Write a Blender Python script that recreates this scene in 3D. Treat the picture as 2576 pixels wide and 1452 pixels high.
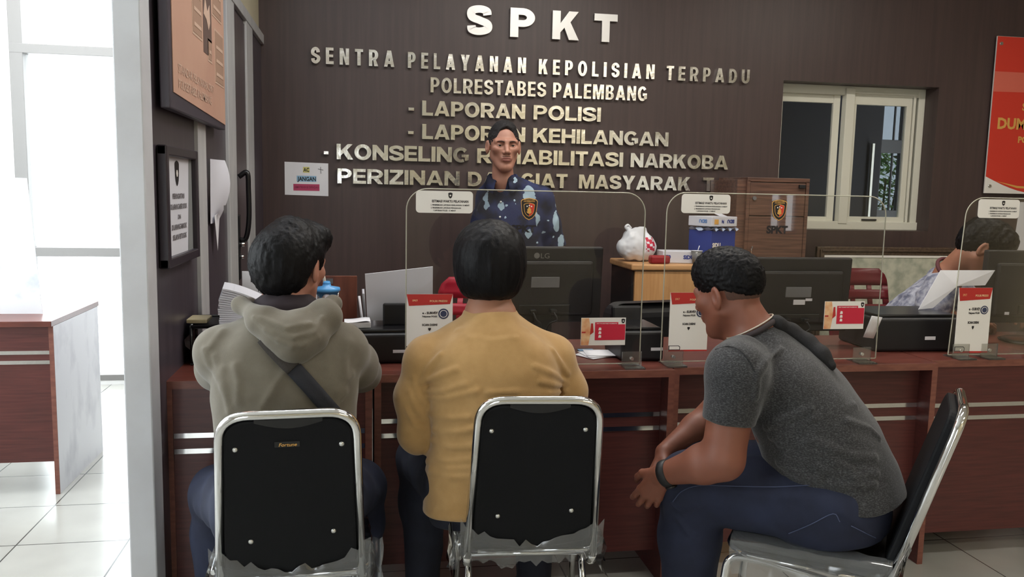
import bpy, bmesh, math, random
import numpy as np
from mathutils import Vector, Matrix, Quaternion

sc = bpy.context.scene
for _o in list(bpy.data.objects):
    bpy.data.objects.remove(_o, do_unlink=True)
C = sc.collection
PI = math.pi
random.seed(7)

# ------------------------------------------------------------------ camera
CAM_H = 1.385
FOC = 2100.0                      # focal length in pixels of the 2576 px wide frame
_RX = Vector((0.98484, -0.17224, 0.02065))
_RY = Vector((-0.0000237, -0.119177, -0.992873))
_RZ = Vector((0.173474, 0.977819, -0.117374))
cam_d = bpy.data.cameras.new('camera')
cam = bpy.data.objects.new('camera', cam_d)
C.objects.link(cam)
cam.matrix_world = Matrix(((_RX.x, -_RY.x, -_RZ.x, 0), (_RX.y, -_RY.y, -_RZ.y, 0),
                           (_RX.z, -_RY.z, -_RZ.z, CAM_H), (0, 0, 0, 1)))
cam_d.sensor_fit = 'HORIZONTAL'
cam_d.sensor_width = 36.0
cam_d.lens = 36.0 * FOC / 2576.0
cam_d.clip_start = 0.05
sc.camera = cam

# ------------------------------------------------------------------ colour management
sc.view_settings.view_transform = 'Standard'
sc.view_settings.look = 'None'
sc.view_settings.gamma = 1.0
sc.view_settings.use_curve_mapping = False
sc.view_settings.exposure = 0.0

# ------------------------------------------------------------------ world: bright overcast day
W = bpy.data.worlds.new('world')
sc.world = W
W.use_nodes = True
_bg = W.node_tree.nodes['Background']
_bg.inputs[0].default_value = (0.93, 0.97, 1.0, 1)
_bg.inputs[1].default_value = 8.0
sc.cycles.max_bounces = 10
sc.cycles.transparent_max_bounces = 24
sc.cycles.glossy_bounces = 5
sc.cycles.sample_clamp_indirect = 6.0


def area_lamp(name, loc, size, power, color=(1, 1, 1), rot=(0, 0, 0), size_y=None, parent=None):
    d = bpy.data.lights.new(name, 'AREA')
    d.energy = power
    d.color = color
    d.size = size
    if size_y:
        d.shape = 'RECTANGLE'
        d.size_y = size_y
    o = bpy.data.objects.new(name, d)
    C.objects.link(o)
    o.location = loc
    o.rotation_euler = rot
    o.parent = parent
    return o


# (lamp fixtures with their area lights are built in lamp_fixture below)
LAMPS = [  # x, y, length x, length y, power, colour
    (1.3, 3.35, 1.2, 0.16, 26, (1.0, 0.95, 0.88)),
    (3.5, 3.3, 1.2, 0.16, 17, (1.0, 0.92, 0.80)),
    (1.6, 1.6, 1.2, 0.16, 14, (1.0, 0.95, 0.88)),
    (-0.05, 2.95, 0.9, 0.16, 10, (0.86, 0.91, 1.0)),  # cool lamp added to imitate the bluish haze on the left wall
    (3.4, -0.5, 1.2, 0.16, 22, (1.0, 0.90, 0.74)),
    (3.0, -2.4, 1.6, 0.16, 22, (1.0, 0.90, 0.68)),  # unseen warm lamp added so the steel letters mirror a golden wall
]
CEIL = 3.15


# ------------------------------------------------------------------ pixel -> point helpers (2576 x 1452 frame)
def ray(px, py):
    a, b = (px - 1288.0) / FOC, (py - 726.0) / FOC
    return _RX * a + _RY * b + _RZ


def atY(px, py, y):
    d = ray(px, py)
    k = y / d.y
    return Vector((d.x * k, y, CAM_H + d.z * k))


def atZ(px, py, z):
    d = ray(px, py)
    k = (z - CAM_H) / d.z
    return Vector((d.x * k, d.y * k, z))


def atX(px, py, x):
    d = ray(px, py)
    k = x / d.x
    return Vector((x, d.y * k, CAM_H + d.z * k))


# ------------------------------------------------------------------ materials
def _set(b, k, v):
    if k in b.inputs:
        b.inputs[k].default_value = v


def s2l(r, g, b):
    f = lambda c: c / 255 / 12.92 if c / 255 <= 0.04045 else ((c / 255 + 0.055) / 1.055) ** 2.4
    return (f(r), f(g), f(b))


_M = {}


def mat(name, col, rough=0.6, metal=0.0, col2=None, scale=8.0, stretch=(1, 1, 1), bump=0.0, bscale=60.0,
        bstretch=None, coat=0.0, detail=4.0, ramp=(0.35, 0.65), sheen=0.0, spec=0.5, emit=None, sss=0.0, wave=None):
    if name in _M:
        return _M[name]
    m = bpy.data.materials.new(name)
    m.use_nodes = True
    nt = m.node_tree
    b = nt.nodes['Principled BSDF']
    L = nt.links
    _set(b, 'Roughness', rough)
    _set(b, 'Metallic', metal)
    _set(b, 'Coat Weight', coat)
    _set(b, 'Coat Roughness', 0.15)
    _set(b, 'Sheen Weight', sheen)
    _set(b, 'Specular IOR Level', spec)
    if sss:
        _set(b, 'Subsurface Weight', sss)
        _set(b, 'Subsurface Radius', (0.012, 0.005, 0.003))
        _set(b, 'Subsurface Scale', 1.0)
    c1 = (*col, 1)
    _set(b, 'Base Color', c1)
    tc = nt.nodes.new('ShaderNodeTexCoord')

    def mapped(st):
        mp = nt.nodes.new('ShaderNodeMapping')
        mp.inputs['Scale'].default_value = st
        L.new(tc.outputs['Object'], mp.inputs['Vector'])
        return mp.outputs[0]
    if col2 is not None:
        n = nt.nodes.new('ShaderNodeTexNoise')
        n.inputs['Scale'].default_value = scale
        n.inputs['Detail'].default_value = detail
        L.new(mapped(stretch), n.inputs['Vector'])
        r = nt.nodes.new('ShaderNodeValToRGB')
        r.color_ramp.elements[0].position = ramp[0]
        r.color_ramp.elements[1].position = ramp[1]
        r.color_ramp.elements[0].color = c1
        r.color_ramp.elements[1].color = (*col2, 1)
        L.new(n.outputs['Fac'], r.inputs[0])
        L.new(r.outputs[0], b.inputs['Base Color'])
    if bump:
        if wave:
            n = nt.nodes.new('ShaderNodeTexWave')
            n.inputs['Scale'].default_value = wave
            n.inputs['Distortion'].default_value = 6.0
        else:
            n = nt.nodes.new('ShaderNodeTexNoise')
            n.inputs['Scale'].default_value = bscale
            n.inputs['Detail'].default_value = 3
        L.new(mapped(bstretch or (1, 1, 1)), n.inputs['Vector'])
        bp = nt.nodes.new('ShaderNodeBump')
        bp.inputs['Strength'].default_value = bump
        bp.inputs['Distance'].default_value = 0.004
        L.new(n.outputs[0], bp.inputs['Height'])
        L.new(bp.outputs[0], b.inputs['Normal'])
    if emit:
        _set(b, 'Emission Color', (*emit[:3], 1))
        _set(b, 'Emission Strength', emit[3])
    _M[name] = m
    return m


def clear_mat(name, tint=(1, 1, 1), rough=0.02, ior=1.45, milk=0.0, milk_col=(0.9, 0.9, 0.9), gain=1.0):
    """thin clear sheet: transparent body, fresnel gloss, a little milkiness"""
    if name in _M:
        return _M[name]
    m = bpy.data.materials.new(name)
    m.use_nodes = True
    nt = m.node_tree
    nt.nodes.clear()
    L = nt.links
    out = nt.nodes.new('ShaderNodeOutputMaterial')
    tr = nt.nodes.new('ShaderNodeBsdfTransparent')
    tr.inputs[0].default_value = (*tint, 1)
    gl = nt.nodes.new('ShaderNodeBsdfGlossy')
    gl.inputs['Roughness'].default_value = rough
    fr = nt.nodes.new('ShaderNodeFresnel')
    fr.inputs['IOR'].default_value = ior
    mu = nt.nodes.new('ShaderNodeMath')
    mu.operation = 'MULTIPLY'
    mu.use_clamp = True
    mu.inputs[1].default_value = gain
    L.new(fr.outputs[0], mu.inputs[0])
    mx = nt.nodes.new('ShaderNodeMixShader')
    L.new(mu.outputs[0], mx.inputs[0])
    base = tr.outputs[0]
    if milk:
        df = nt.nodes.new('ShaderNodeBsdfDiffuse')
        df.inputs[0].default_value = (*milk_col, 1)
        m2 = nt.nodes.new('ShaderNodeMixShader')
        m2.inputs[0].default_value = milk
        L.new(tr.outputs[0], m2.inputs[1])
        L.new(df.outputs[0], m2.inputs[2])
        base = m2.outputs[0]
    L.new(base, mx.inputs[1])
    L.new(gl.outputs[0], mx.inputs[2])
    L.new(mx.outputs[0], out.inputs[0])
    _M[name] = m
    return m


# ------------------------------------------------------------------ object helpers
def prop(o, label=None, cat=None, group=None, kind=None):
    if label:
        o['label'] = label
    if cat:
        o['category'] = cat
    if group:
        o['group'] = group
    if kind:
        o['kind'] = kind
    return o


def empty(name, loc=(0, 0, 0), rz=0.0, label=None, cat=None, group=None):
    o = bpy.data.objects.new(name, None)
    C.objects.link(o)
    o.location = loc
    o.rotation_euler = (0, 0, rz)
    o.empty_display_size = 0.05
    return prop(o, label, cat, group)


def mesh_obj(name, me, m=None, parent=None, smooth=False):
    o = bpy.data.objects.new(name, me)
    C.objects.link(o)
    if m is not None:
        for mm in (m if isinstance(m, (list, tuple)) else [m]):
            me.materials.append(mm)
    if parent is not None:
        o.parent = parent
    if smooth:
        me.polygons.foreach_set('use_smooth', [True] * len(me.polygons))
    return o


class MB:
    """collects shapes, then links them as ONE mesh object"""

    def __init__(self):
        self.bm = bmesh.new()
        self.mi = 0

    def _new(self, verts):
        fs = {f for v in verts for f in v.link_faces}
        for f in fs:
            f.material_index = self.mi

    def box(self, x0, x1, y0, y1, z0, z1, bev=0.0, M=None, seg=2):
        r = bmesh.ops.create_cube(self.bm, size=1.0)
        vs = r['verts']
        for v in vs:
            v.co = Vector(((x0 + x1) / 2 + v.co.x * (x1 - x0), (y0 + y1) / 2 + v.co.y * (y1 - y0),
                           (z0 + z1) / 2 + v.co.z * (z1 - z0)))
        if bev > 0:
            es = list({e for v in vs for e in v.link_edges})
            r2 = bmesh.ops.bevel(self.bm, geom=es, offset=bev, segments=seg, affect='EDGES', profile=0.5)
            vs = list({v for f in r2['faces'] for v in f.verts} | {v for v in vs if v.is_valid})
        if M is not None:
            bmesh.ops.transform(self.bm, matrix=M, verts=vs)
        self._new(vs)
        return self

    def cyl(self, p0, p1, r0, r1=None, n=20, caps=True):
        p0, p1 = Vector(p0), Vector(p1)
        r1 = r0 if r1 is None else r1
        d = p1 - p0
        q = d.to_track_quat('Z', 'Y').to_matrix()
        ra, rb = [], []
        for i in range(n):
            a = 2 * PI * i / n
            e = q @ Vector((math.cos(a), math.sin(a), 0))
            ra.append(self.bm.verts.new(p0 + e * r0))
            rb.append(self.bm.verts.new(p1 + e * r1))
        for i in range(n):
            j = (i + 1) % n
            self.bm.faces.new((ra[i], ra[j], rb[j], rb[i])).smooth = True
        if caps:
            self.bm.faces.new(ra[::-1])
            self.bm.faces.new(rb)
        self._new(ra + rb)
        return self

    def tube(self, pts, r, n=10, closed=False, flat=1.0, up=(0, 0, 1)):
        pts = [Vector(p) for p in pts]
        N = len(pts)
        rings = []
        prev = None
        for i in range(N):
            if closed:
                t = (pts[(i + 1) % N] - pts[i - 1]).normalized()
            else:
                t = (pts[min(i + 1, N - 1)] - pts[max(i - 1, 0)]).normalized()
            if prev is None:
                u = Vector(up)
                if abs(u.dot(t)) > 0.95:
                    u = Vector((1, 0, 0))
                a = (u - t * u.dot(t)).normalized()
            else:
                a = (prev - t * prev.dot(t)).normalized()
            prev = a
            b = t.cross(a)
            rr = r[i] if isinstance(r, (list, tuple)) else r
            rings.append([self.bm.verts.new(pts[i] + a * (rr * math.cos(2 * PI * k / n)) + b * (rr * flat * math.sin(2 * PI * k / n)))
                          for k in range(n)])
        M_ = N if closed else N - 1
        for i in range(M_):
            A, B = rings[i], rings[(i + 1) % N]
            for k in range(n):
                l = (k + 1) % n
                self.bm.faces.new((A[k], A[l], B[l], B[k])).smooth = True
        if not closed:
            self.bm.faces.new(rings[0][::-1])
            self.bm.faces.new(rings[-1])
        self._new([v for R_ in rings for v in R_])
        return self

    def prism(self, poly, h0, h1, M=None, smooth=False):
        """polygon in local XZ extruded along local Y from h0 to h1"""
        a = [self.bm.verts.new((p[0], h0, p[1])) for p in poly]
        b = [self.bm.verts.new((p[0], h1, p[1])) for p in poly]
        n = len(poly)
        area = sum(poly[i][0] * poly[(i + 1) % n][1] - poly[(i + 1) % n][0] * poly[i][1] for i in range(n))
        fs = []
        if area > 0:
            fs.append(self.bm.faces.new(a))
            fs.append(self.bm.faces.new(b[::-1]))
        else:
            fs.append(self.bm.faces.new(a[::-1]))
            fs.append(self.bm.faces.new(b))
        for i in range(n):
            j = (i + 1) % n
            f = self.bm.faces.new((a[j], a[i], b[i], b[j]) if area > 0 else (a[i], a[j], b[j], b[i]))
            f.smooth = smooth
        if M is not None:
            bmesh.ops.transform(self.bm, matrix=M, verts=a + b)
        self._new(a + b)
        return self

    def lathe(self, prof, c=(0, 0, 0), n=28, M=None):
        rings = []
        for r, z in prof:
            if r < 1e-6:
                rings.append([self.bm.verts.new((c[0], c[1], c[2] + z))])
            else:
                rings.append([self.bm.verts.new((c[0] + r * math.cos(2 * PI * k / n), c[1] + r * math.sin(2 * PI * k / n), c[2] + z))
                              for k in range(n)])
        for A, B in zip(rings, rings[1:]):
            for k in range(n):
                l = (k + 1) % n
                if len(A) == 1 and len(B) == 1:
                    continue
                if len(A) == 1:
                    f = self.bm.faces.new((A[0], B[l], B[k]))
                elif len(B) == 1:
                    f = self.bm.faces.new((A[k], A[l], B[0]))
                else:
                    f = self.bm.faces.new((A[k], A[l], B[l], B[k]))
                f.smooth = True
        vs = [v for R_ in rings for v in R_]
        if M is not None:
            bmesh.ops.transform(self.bm, matrix=M, verts=vs)
        self._new(vs)
        return self

    def sheet(self, grid, thick=0.0):
        """grid[i][j] of points -> sheet (thickened by a copy along z-normal when thick)"""
        vs = [[self.bm.verts.new(p) for p in row] for row in grid]
        for i in range(len(vs) - 1):
            for j in range(len(vs[0]) - 1):
                f = self.bm.faces.new((vs[i][j], vs[i + 1][j], vs[i + 1][j + 1], vs[i][j + 1]))
                f.smooth = True
        self._new([v for r in vs for v in r])
        return self

    def build(self, name, m, parent=None, fixn=False):
        if fixn:
            bmesh.ops.recalc_face_normals(self.bm, faces=self.bm.faces[:])
        me = bpy.data.meshes.new(name)
        self.bm.to_mesh(me)
        self.bm.free()
        return mesh_obj(name, me, m, parent)


def box_obj(name, m, x0, x1, y0, y1, z0, z1, bev=0.0, parent=None):
    return MB().box(x0, x1, y0, y1, z0, z1, bev).build(name, m, parent)


def solidify(o, t, off=0.0):
    md = o.modifiers.new('thickness', 'SOLIDIFY')
    md.thickness = t
    md.offset = off
    return o


def text_mesh(s, height, bold=0.0, extrude=0.0, sx=1.0, align='CENTER', spacing=1.0, font_res=4):
    """built-in font text as mesh: baseline on x axis, upright in XZ facing -Y, cap height = height"""
    cu = bpy.data.curves.new('txt', 'FONT')
    cu.body = s
    cu.align_x = align
    cu.size = 1.0
    cu.resolution_u = font_res
    cu.offset = bold
    cu.space_character = spacing
    cu.extrude = extrude / (height / 0.73) if extrude else 0.0
    o = bpy.data.objects.new('txt', cu)
    C.objects.link(o)
    dg = bpy.context.evaluated_depsgraph_get()
    me = bpy.data.meshes.new_from_object(o.evaluated_get(dg))
    bpy.data.objects.remove(o, do_unlink=True)
    bpy.data.curves.remove(cu)
    k = height / (0.73 + 2 * bold)
    me.transform(Matrix(((k * sx, 0, 0, 0), (0, 0, -k, 0), (0, k, 0, bold * k), (0, 0, 0, 1))))
    me.update()
    return me


def text_obj(s, height, m, parent, loc, bold=0.0, sx=1.0, align='CENTER', name='lettering', extrude=0.0, width=None, M=None, spacing=1.0):
    me = text_mesh(s, height, bold, extrude, sx, align, spacing)
    if width:
        xs = [v.co.x for v in me.vertices]
        if xs:
            k = width / max(1e-6, max(xs) - min(xs))
            me.transform(Matrix.Diagonal((k, 1, 1, 1)))
    if M is not None:
        me.transform(M)
    me.transform(Matrix.Translation(loc))
    return mesh_obj(name, me, m, parent)


def join_meshes(list_me):
    bm = bmesh.new()
    for me in list_me:
        bm.from_mesh(me)
        bpy.data.meshes.remove(me)
    out = bpy.data.meshes.new('joined')
    bm.to_mesh(out)
    bm.free()
    return out


def arc_pts(c, r, a0, a1, n=8):
    return [(c[0] + r * math.cos(a0 + (a1 - a0) * i / n), c[1] + r * math.sin(a0 + (a1 - a0) * i / n)) for i in range(n + 1)]


def rrect(x0, x1, z0, z1, r, n=6):
    """rounded rectangle outline, r = (bl, br, tr, tl) or number"""
    if not isinstance(r, (tuple, list)):
        r = (r, r, r, r)
    out = []
    for (cx, cz, a, rr) in ((x0, z0, PI, r[0]), (x1, z0, 1.5 * PI, r[1]), (x1, z1, 0, r[2]), (x0, z1, 0.5 * PI, r[3])):
        if rr < 1e-5:
            out.append((cx, cz))
            continue
        ccx = cx + rr if cx == x0 else cx - rr
        ccz = cz + rr if cz == z0 else cz - rr
        out += arc_pts((ccx, ccz), rr, a, a + PI / 2, n)
    return out


def smooth_path(pts, n=6):
    """Catmull-Rom through the points"""
    P = [Vector(p) for p in pts]
    P = [P[0] * 2 - P[1]] + P + [P[-1] * 2 - P[-2]]
    out = []
    for i in range(1, len(P) - 2):
        a, b, c, d = P[i - 1:i + 3]
        for k in range(n):
            t = k / n
            out.append(0.5 * ((2 * b) + (c - a) * t + (2 * a - 5 * b + 4 * c - d) * t * t + (3 * b - a - 3 * c + d) * t ** 3))
    out.append(P[-2])
    return out


def fillet_path(pts, r, n=6):
    """polyline with rounded corners of radius r"""
    P = [Vector(p) for p in pts]
    out = [P[0]]
    for i in range(1, len(P) - 1):
        rr = r[i - 1] if isinstance(r, (list, tuple)) else r
        a = (P[i - 1] - P[i]); b = (P[i + 1] - P[i])
        k = min(rr, a.length * 0.49, b.length * 0.49)
        p, q = P[i] + a.normalized() * k, P[i] + b.normalized() * k
        for j in range(n + 1):
            t = j / n
            out.append(p * (1 - t) ** 2 + P[i] * 2 * t * (1 - t) + q * t * t)
    out.append(P[-1])
    return out


# ------------------------------------------------------------------ distance-field modeller for bodies, cloth and hair
def N3(v):
    v = np.asarray(v, float)
    return v / np.linalg.norm(v)


def smin(a, b, k):
    h = np.clip(0.5 + 0.5 * (b - a) / k, 0, 1)
    return b + (a - b) * h - k * h * (1 - h)


def smax(a, b, k):
    return -smin(-a, -b, k)


def cap(P, a, b, ra, rb):
    a = np.asarray(a, float)
    ba = np.asarray(b, float) - a
    pa = P - a
    h = np.clip(pa @ ba / (ba @ ba), 0, 1)
    return np.linalg.norm(pa - h[:, None] * ba, axis=1) - (ra + (rb - ra) * h)


def chain(P, pts, k=0.015):
    d = None
    for p, q in zip(pts, pts[1:]):
        e = cap(P, p[:3], q[:3], p[3], q[3])
        d = e if d is None else smin(d, e, k)
    return d


def ell(P, c, r, R=None):
    q = P - np.asarray(c, float)
    if R is not None:
        q = q @ R
    r = np.asarray(r, float)
    k0 = np.linalg.norm(q / r, axis=1)
    k1 = np.linalg.norm(q / (r * r), axis=1)
    return k0 * (k0 - 1) / np.maximum(k1, 1e-9)


def sph(P, c, r):
    return np.linalg.norm(P - np.asarray(c, float), axis=1) - r


def loft(P, o, zax, xax, st, p=2.4, k=0.02):
    """tube of elliptic sections; stations (t, cu, cv, a, b): position along z, centre offsets, half sizes"""
    z = N3(zax)
    x = np.asarray(xax, float)
    x = N3(x - z * (x @ z))
    y = np.cross(z, x)
    q = P - np.asarray(o, float)
    t, u, v = q @ z, q @ x, q @ y
    S = np.asarray(st, float)
    tt = np.linspace(S[0, 0], S[-1, 0], 80)
    cols = []
    for c in range(1, 5):
        m = np.gradient(S[:, c], S[:, 0])
        i = np.clip(np.searchsorted(S[:, 0], tt, side='right') - 1, 0, len(S) - 2)
        h = S[i + 1, 0] - S[i, 0]
        s = (tt - S[i, 0]) / h
        cols.append((2 * s ** 3 - 3 * s ** 2 + 1) * S[i, c] + (s ** 3 - 2 * s ** 2 + s) * h * m[i]
                    + (-2 * s ** 3 + 3 * s ** 2) * S[i + 1, c] + (s ** 3 - s ** 2) * h * m[i + 1])
    cu, cv, a, b = [np.interp(t, tt, c) for c in cols]
    a = np.maximum(a, 0.01)
    b = np.maximum(b, 0.01)
    e = ((np.abs(u - cu) / a) ** p + (np.abs(v - cv) / b) ** p) ** (1 / p)
    d = (e - 1) * np.minimum(a, b)
    return smax(d, np.maximum(S[0, 0] - t, t - S[-1, 0]), k)


def polyd(P, pts):
    d = None
    for a, b in zip(pts, pts[1:]):
        a = np.asarray(a, float)
        ba = np.asarray(b, float) - a
        pa = P - a
        h = np.clip(pa @ ba / (ba @ ba), 0, 1)
        e = np.linalg.norm(pa - h[:, None] * ba, axis=1)
        d = e if d is None else np.minimum(d, e)
    return d


def ridges(P, folds):
    """sum of soft cloth ridges; each (points, width, height)"""
    s = np.zeros(len(P))
    for pts, w, h in folds:
        s += h * np.exp(-(polyd(P, pts) / w) ** 2)
    return s


_rng = np.random.RandomState(3)
_tab = _rng.rand(4096)


def vnoise(P, s):
    q = P * s
    i = np.floor(q).astype(np.int64)
    f = q - i
    f = f * f * (3 - 2 * f)
    r = 0
    for dx in (0, 1):
        wx = f[:, 0] if dx else 1 - f[:, 0]
        for dy in (0, 1):
            wy = f[:, 1] if dy else 1 - f[:, 1]
            for dz in (0, 1):
                wz = f[:, 2] if dz else 1 - f[:, 2]
                h = ((i[:, 0] + dx) * 73856093 ^ (i[:, 1] + dy) * 19349663 ^ (i[:, 2] + dz) * 83492791) & 4095
                r = r + wx * wy * wz * _tab[h]
    return r * 2 - 1


def axis(lo, hi, h, fine=None):
    """grid lines from lo to hi, spacing h, or hf inside the fine interval"""
    out = [lo]
    while out[-1] < hi:
        x = out[-1]
        st = h
        if fine:
            a, b, hf = fine
            if a <= x <= b:
                st = hf
            else:
                g = (a - x) if x < a else (x - b)
                st = min(h, hf + 0.35 * g)
        out.append(x + st)
    return np.array(out)


def sdf_mesh(name, fn, lo, hi, h, fine=None, zone=None):
    """surface-net mesh of fn = 0"""
    fine = fine or (None, None, None)
    X, Y, Z = [axis(lo[i], hi[i], h, fine[i]) for i in range(3)]
    S = 4
    pad = lambda A: np.concatenate([A, A[-1] + (np.arange(1, (S - (len(A) - 1) % S) % S + 1)) * h])
    X, Y, Z = pad(X), pad(Y), pad(Z)
    nx, ny, nz = len(X), len(Y), len(Z)

    def ev(P, n=400000):
        return np.concatenate([fn(P[i:i + n]) for i in range(0, len(P), n)]) if len(P) else np.zeros(0)
    Xc, Yc, Zc = X[::S], Y[::S], Z[::S]
    G = np.stack(np.meshgrid(Xc, Yc, Zc, indexing='ij'), -1).reshape(-1, 3)
    dc = ev(G).reshape(len(Xc), len(Yc), len(Zc))
    m = np.full((len(Xc) - 1, len(Yc) - 1, len(Zc) - 1), 1e9)
    for i in (0, 1):
        for j in (0, 1):
            for k in (0, 1):
                m = np.minimum(m, np.abs(dc[i:i + m.shape[0], j:j + m.shape[1], k:k + m.shape[2]]))
    diag = np.sqrt(np.diff(Xc)[:, None, None] ** 2 + np.diff(Yc)[None, :, None] ** 2 + np.diff(Zc)[None, None, :] ** 2)
    act = m < diag * 1.15
    F = np.repeat(np.repeat(np.repeat(dc[:-1, :-1, :-1], S, 0), S, 1), S, 2)
    F = np.pad(F, ((0, 1), (0, 1), (0, 1)), mode='edge').astype(np.float64)
    fa = np.zeros((nx, ny, nz), bool)
    up = np.repeat(np.repeat(np.repeat(act, S, 0), S, 1), S, 2)
    for i in (0, 1):
        for j in (0, 1):
            for k in (0, 1):
                fa[i:i + up.shape[0], j:j + up.shape[1], k:k + up.shape[2]] |= up
    ii, jj, kk = np.nonzero(fa)
    F[ii, jj, kk] = ev(np.stack([X[ii], Y[jj], Z[kk]], -1))
    # nodes outside active cells only need the right sign
    I = F < 0
    cnt = np.zeros((nx - 1, ny - 1, nz - 1), np.int8)
    for i in (0, 1):
        for j in (0, 1):
            for k in (0, 1):
                cnt += I[i:i + nx - 1, j:j + ny - 1, k:k + nz - 1]
    mixed = (cnt > 0) & (cnt < 8)
    ci, cj, ck = np.nonzero(mixed)
    idx = np.full(mixed.shape, -1, np.int64)
    idx[ci, cj, ck] = np.arange(len(ci))
    pos = np.zeros((len(ci), 3))
    w = np.zeros(len(ci))
    corners = [(i, j, k) for i in (0, 1) for j in (0, 1) for k in (0, 1)]
    for a in corners:
        for ax in range(3):
            if a[ax]:
                continue
            b = list(a)
            b[ax] = 1
            fa_ = F[ci + a[0], cj + a[1], ck + a[2]]
            fb_ = F[ci + b[0], cj + b[1], ck + b[2]]
            x = (fa_ < 0) != (fb_ < 0)
            t = np.where(x, fa_ / np.where(x, fa_ - fb_, 1), 0)
            p = np.stack([X[ci + a[0]], Y[cj + a[1]], Z[ck + a[2]]], -1)
            q = np.stack([X[ci + b[0]], Y[cj + b[1]], Z[ck + b[2]]], -1)
            pos += np.where(x[:, None], p + (q - p) * t[:, None], 0)
            w += x
    pos /= np.maximum(w, 1)[:, None]
    quads = []
    for ax in range(3):
        sl0 = [slice(None)] * 3
        sl1 = [slice(None)] * 3
        sl0[ax] = slice(0, -1)
        sl1[ax] = slice(1, None)
        A, B = I[tuple(sl0)], I[tuple(sl1)]
        e = np.stack(np.nonzero(A != B), -1)
        o1, o2 = (ax + 1) % 3, (ax + 2) % 3
        e = e[(e[:, o1] > 0) & (e[:, o2] > 0) & (e[:, o1] < idx.shape[o1]) & (e[:, o2] < idx.shape[o2])]
        ins = A[tuple(e.T)]
        c = [e.copy() for _ in range(4)]
        c[1][:, o1] -= 1
        c[2][:, o1] -= 1
        c[2][:, o2] -= 1
        c[3][:, o2] -= 1
        q = np.stack([idx[tuple(k.T)] for k in c], -1)
        q[~ins] = q[~ins][:, ::-1]
        quads.append(q)
    Q = np.concatenate(quads)
    Q = Q[(Q >= 0).all(1)]
    # project onto the surface
    for _ in range(2):
        d = ev(pos)
        ee = 0.0012
        g = np.stack([ev(pos + np.eye(3)[a] * ee) - d for a in range(3)], -1) / ee
        gg = np.maximum((g * g).sum(1), 0.05)
        stp = np.clip(d / gg, -h * 0.5, h * 0.5)
        pos = pos - g * stp[:, None]
    me = bpy.data.meshes.new(name)
    me.vertices.add(len(pos))
    me.vertices.foreach_set('co', pos.astype(np.float32).ravel())
    me.loops.add(len(Q) * 4)
    me.loops.foreach_set('vertex_index', Q.astype(np.int32).ravel())
    me.polygons.add(len(Q))
    me.polygons.foreach_set('loop_start', np.arange(0, len(Q) * 4, 4, dtype=np.int32))
    me.polygons.foreach_set('use_smooth', np.ones(len(Q), bool))
    me.update(calc_edges=True)
    if zone is not None:
        cpos = pos[Q].mean(1)
        me.polygons.foreach_set('material_index', zone(cpos).astype(np.int32))
    return me


def frame_of(az, pitch=0.0, roll=0.0):
    """columns right, forward, up; azimuth from +Y towards +X, pitch = nod down, roll = tilt to the right"""
    a = math.radians(az)
    f = np.array([math.sin(a), math.cos(a), 0.0])
    r = np.array([math.cos(a), -math.sin(a), 0.0])
    u = np.array([0, 0, 1.0])
    p = math.radians(pitch)
    f, u = f * math.cos(p) - u * math.sin(p), u * math.cos(p) + f * math.sin(p)
    q = math.radians(roll)
    r, u = r * math.cos(q) - u * math.sin(q), u * math.cos(q) + r * math.sin(q)
    return np.stack([r, f, u], 1)


def head_sdf(L, jaw=1.0, eyes=True):
    """adult head in its own frame (x right, y forward, z up, origin between the ears), crown at +0.12, chin at -0.115"""
    d = ell(L, (0, -0.012, 0.036), (0.073, 0.094, 0.083))
    d = smin(d, ell(L, (0, 0.028, -0.026), (0.057 * jaw, 0.066, 0.078)), 0.03)
    d = smin(d, cap(L, (0, 0.066, -0.098), (0, 0.052, -0.095), 0.018, 0.024), 0.03)
    ax = L.copy()
    ax[:, 0] = np.abs(ax[:, 0])
    d = smin(d, cap(ax, (0.052 * jaw, 0.0, -0.042), (0.016, 0.066, -0.097), 0.019, 0.015), 0.03)
    d = smin(d, ell(ax, (0.045, 0.060, -0.010), (0.018, 0.020, 0.015)), 0.03)          # cheekbone
    d = smin(d, cap(ax, (0.008, 0.088, 0.024), (0.046, 0.072, 0.024), 0.011, 0.011), 0.016)  # brow
    d = smax(d, -ell(ax, (0.0315, 0.098, 0.008), (0.021, 0.020, 0.0135)), 0.012)         # socket
    d = smin(d, sph(ax, (0.0315, 0.0722, 0.0060), 0.0146), 0.004)                        # lid
    d = smax(d, -ell(ax, (0.0315, 0.0875, 0.0050), (0.0122, 0.012, 0.0031)), 0.002)
    d = smin(d, cap(L, (0, 0.088, 0.014), (0, 0.110, -0.024), 0.0075, 0.0105), 0.014)    # nose
    d = smin(d, ell(ax, (0.0125, 0.0985, -0.0285), (0.008, 0.0105, 0.0075)), 0.007)
    d = smax(d, -sph(ax, (0.0075, 0.1075, -0.0372), 0.0036), 0.003)
    d = smin(d, ell(L, (0, 0.083, -0.056), (0.026, 0.016, 0.017)), 0.014)
    d = smin(d, ell(L, (0, 0.0918, -0.0545), (0.0215, 0.0082, 0.0050)), 0.005)           # upper lip
    d = smin(d, ell(L, (0, 0.0908, -0.0642), (0.0185, 0.0082, 0.0058)), 0.005)
    d = smax(d, -ell(L, (0, 0.1028, -0.0592), (0.023, 0.008, 0.0012)), 0.003)
    # ears
    ex = np.array([[0.94, 0.34, 0], [-0.34, 0.94, 0], [0, 0, 1]])
    e = ell(ax, (0.078, -0.006, -0.002), (0.0085, 0.019, 0.033), ex.T)
    e = smax(e, -ell(ax, (0.086, -0.002, 0.003), (0.008, 0.010, 0.019), ex.T), 0.004)
    d = smin(d, e, 0.006)
    return d


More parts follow.
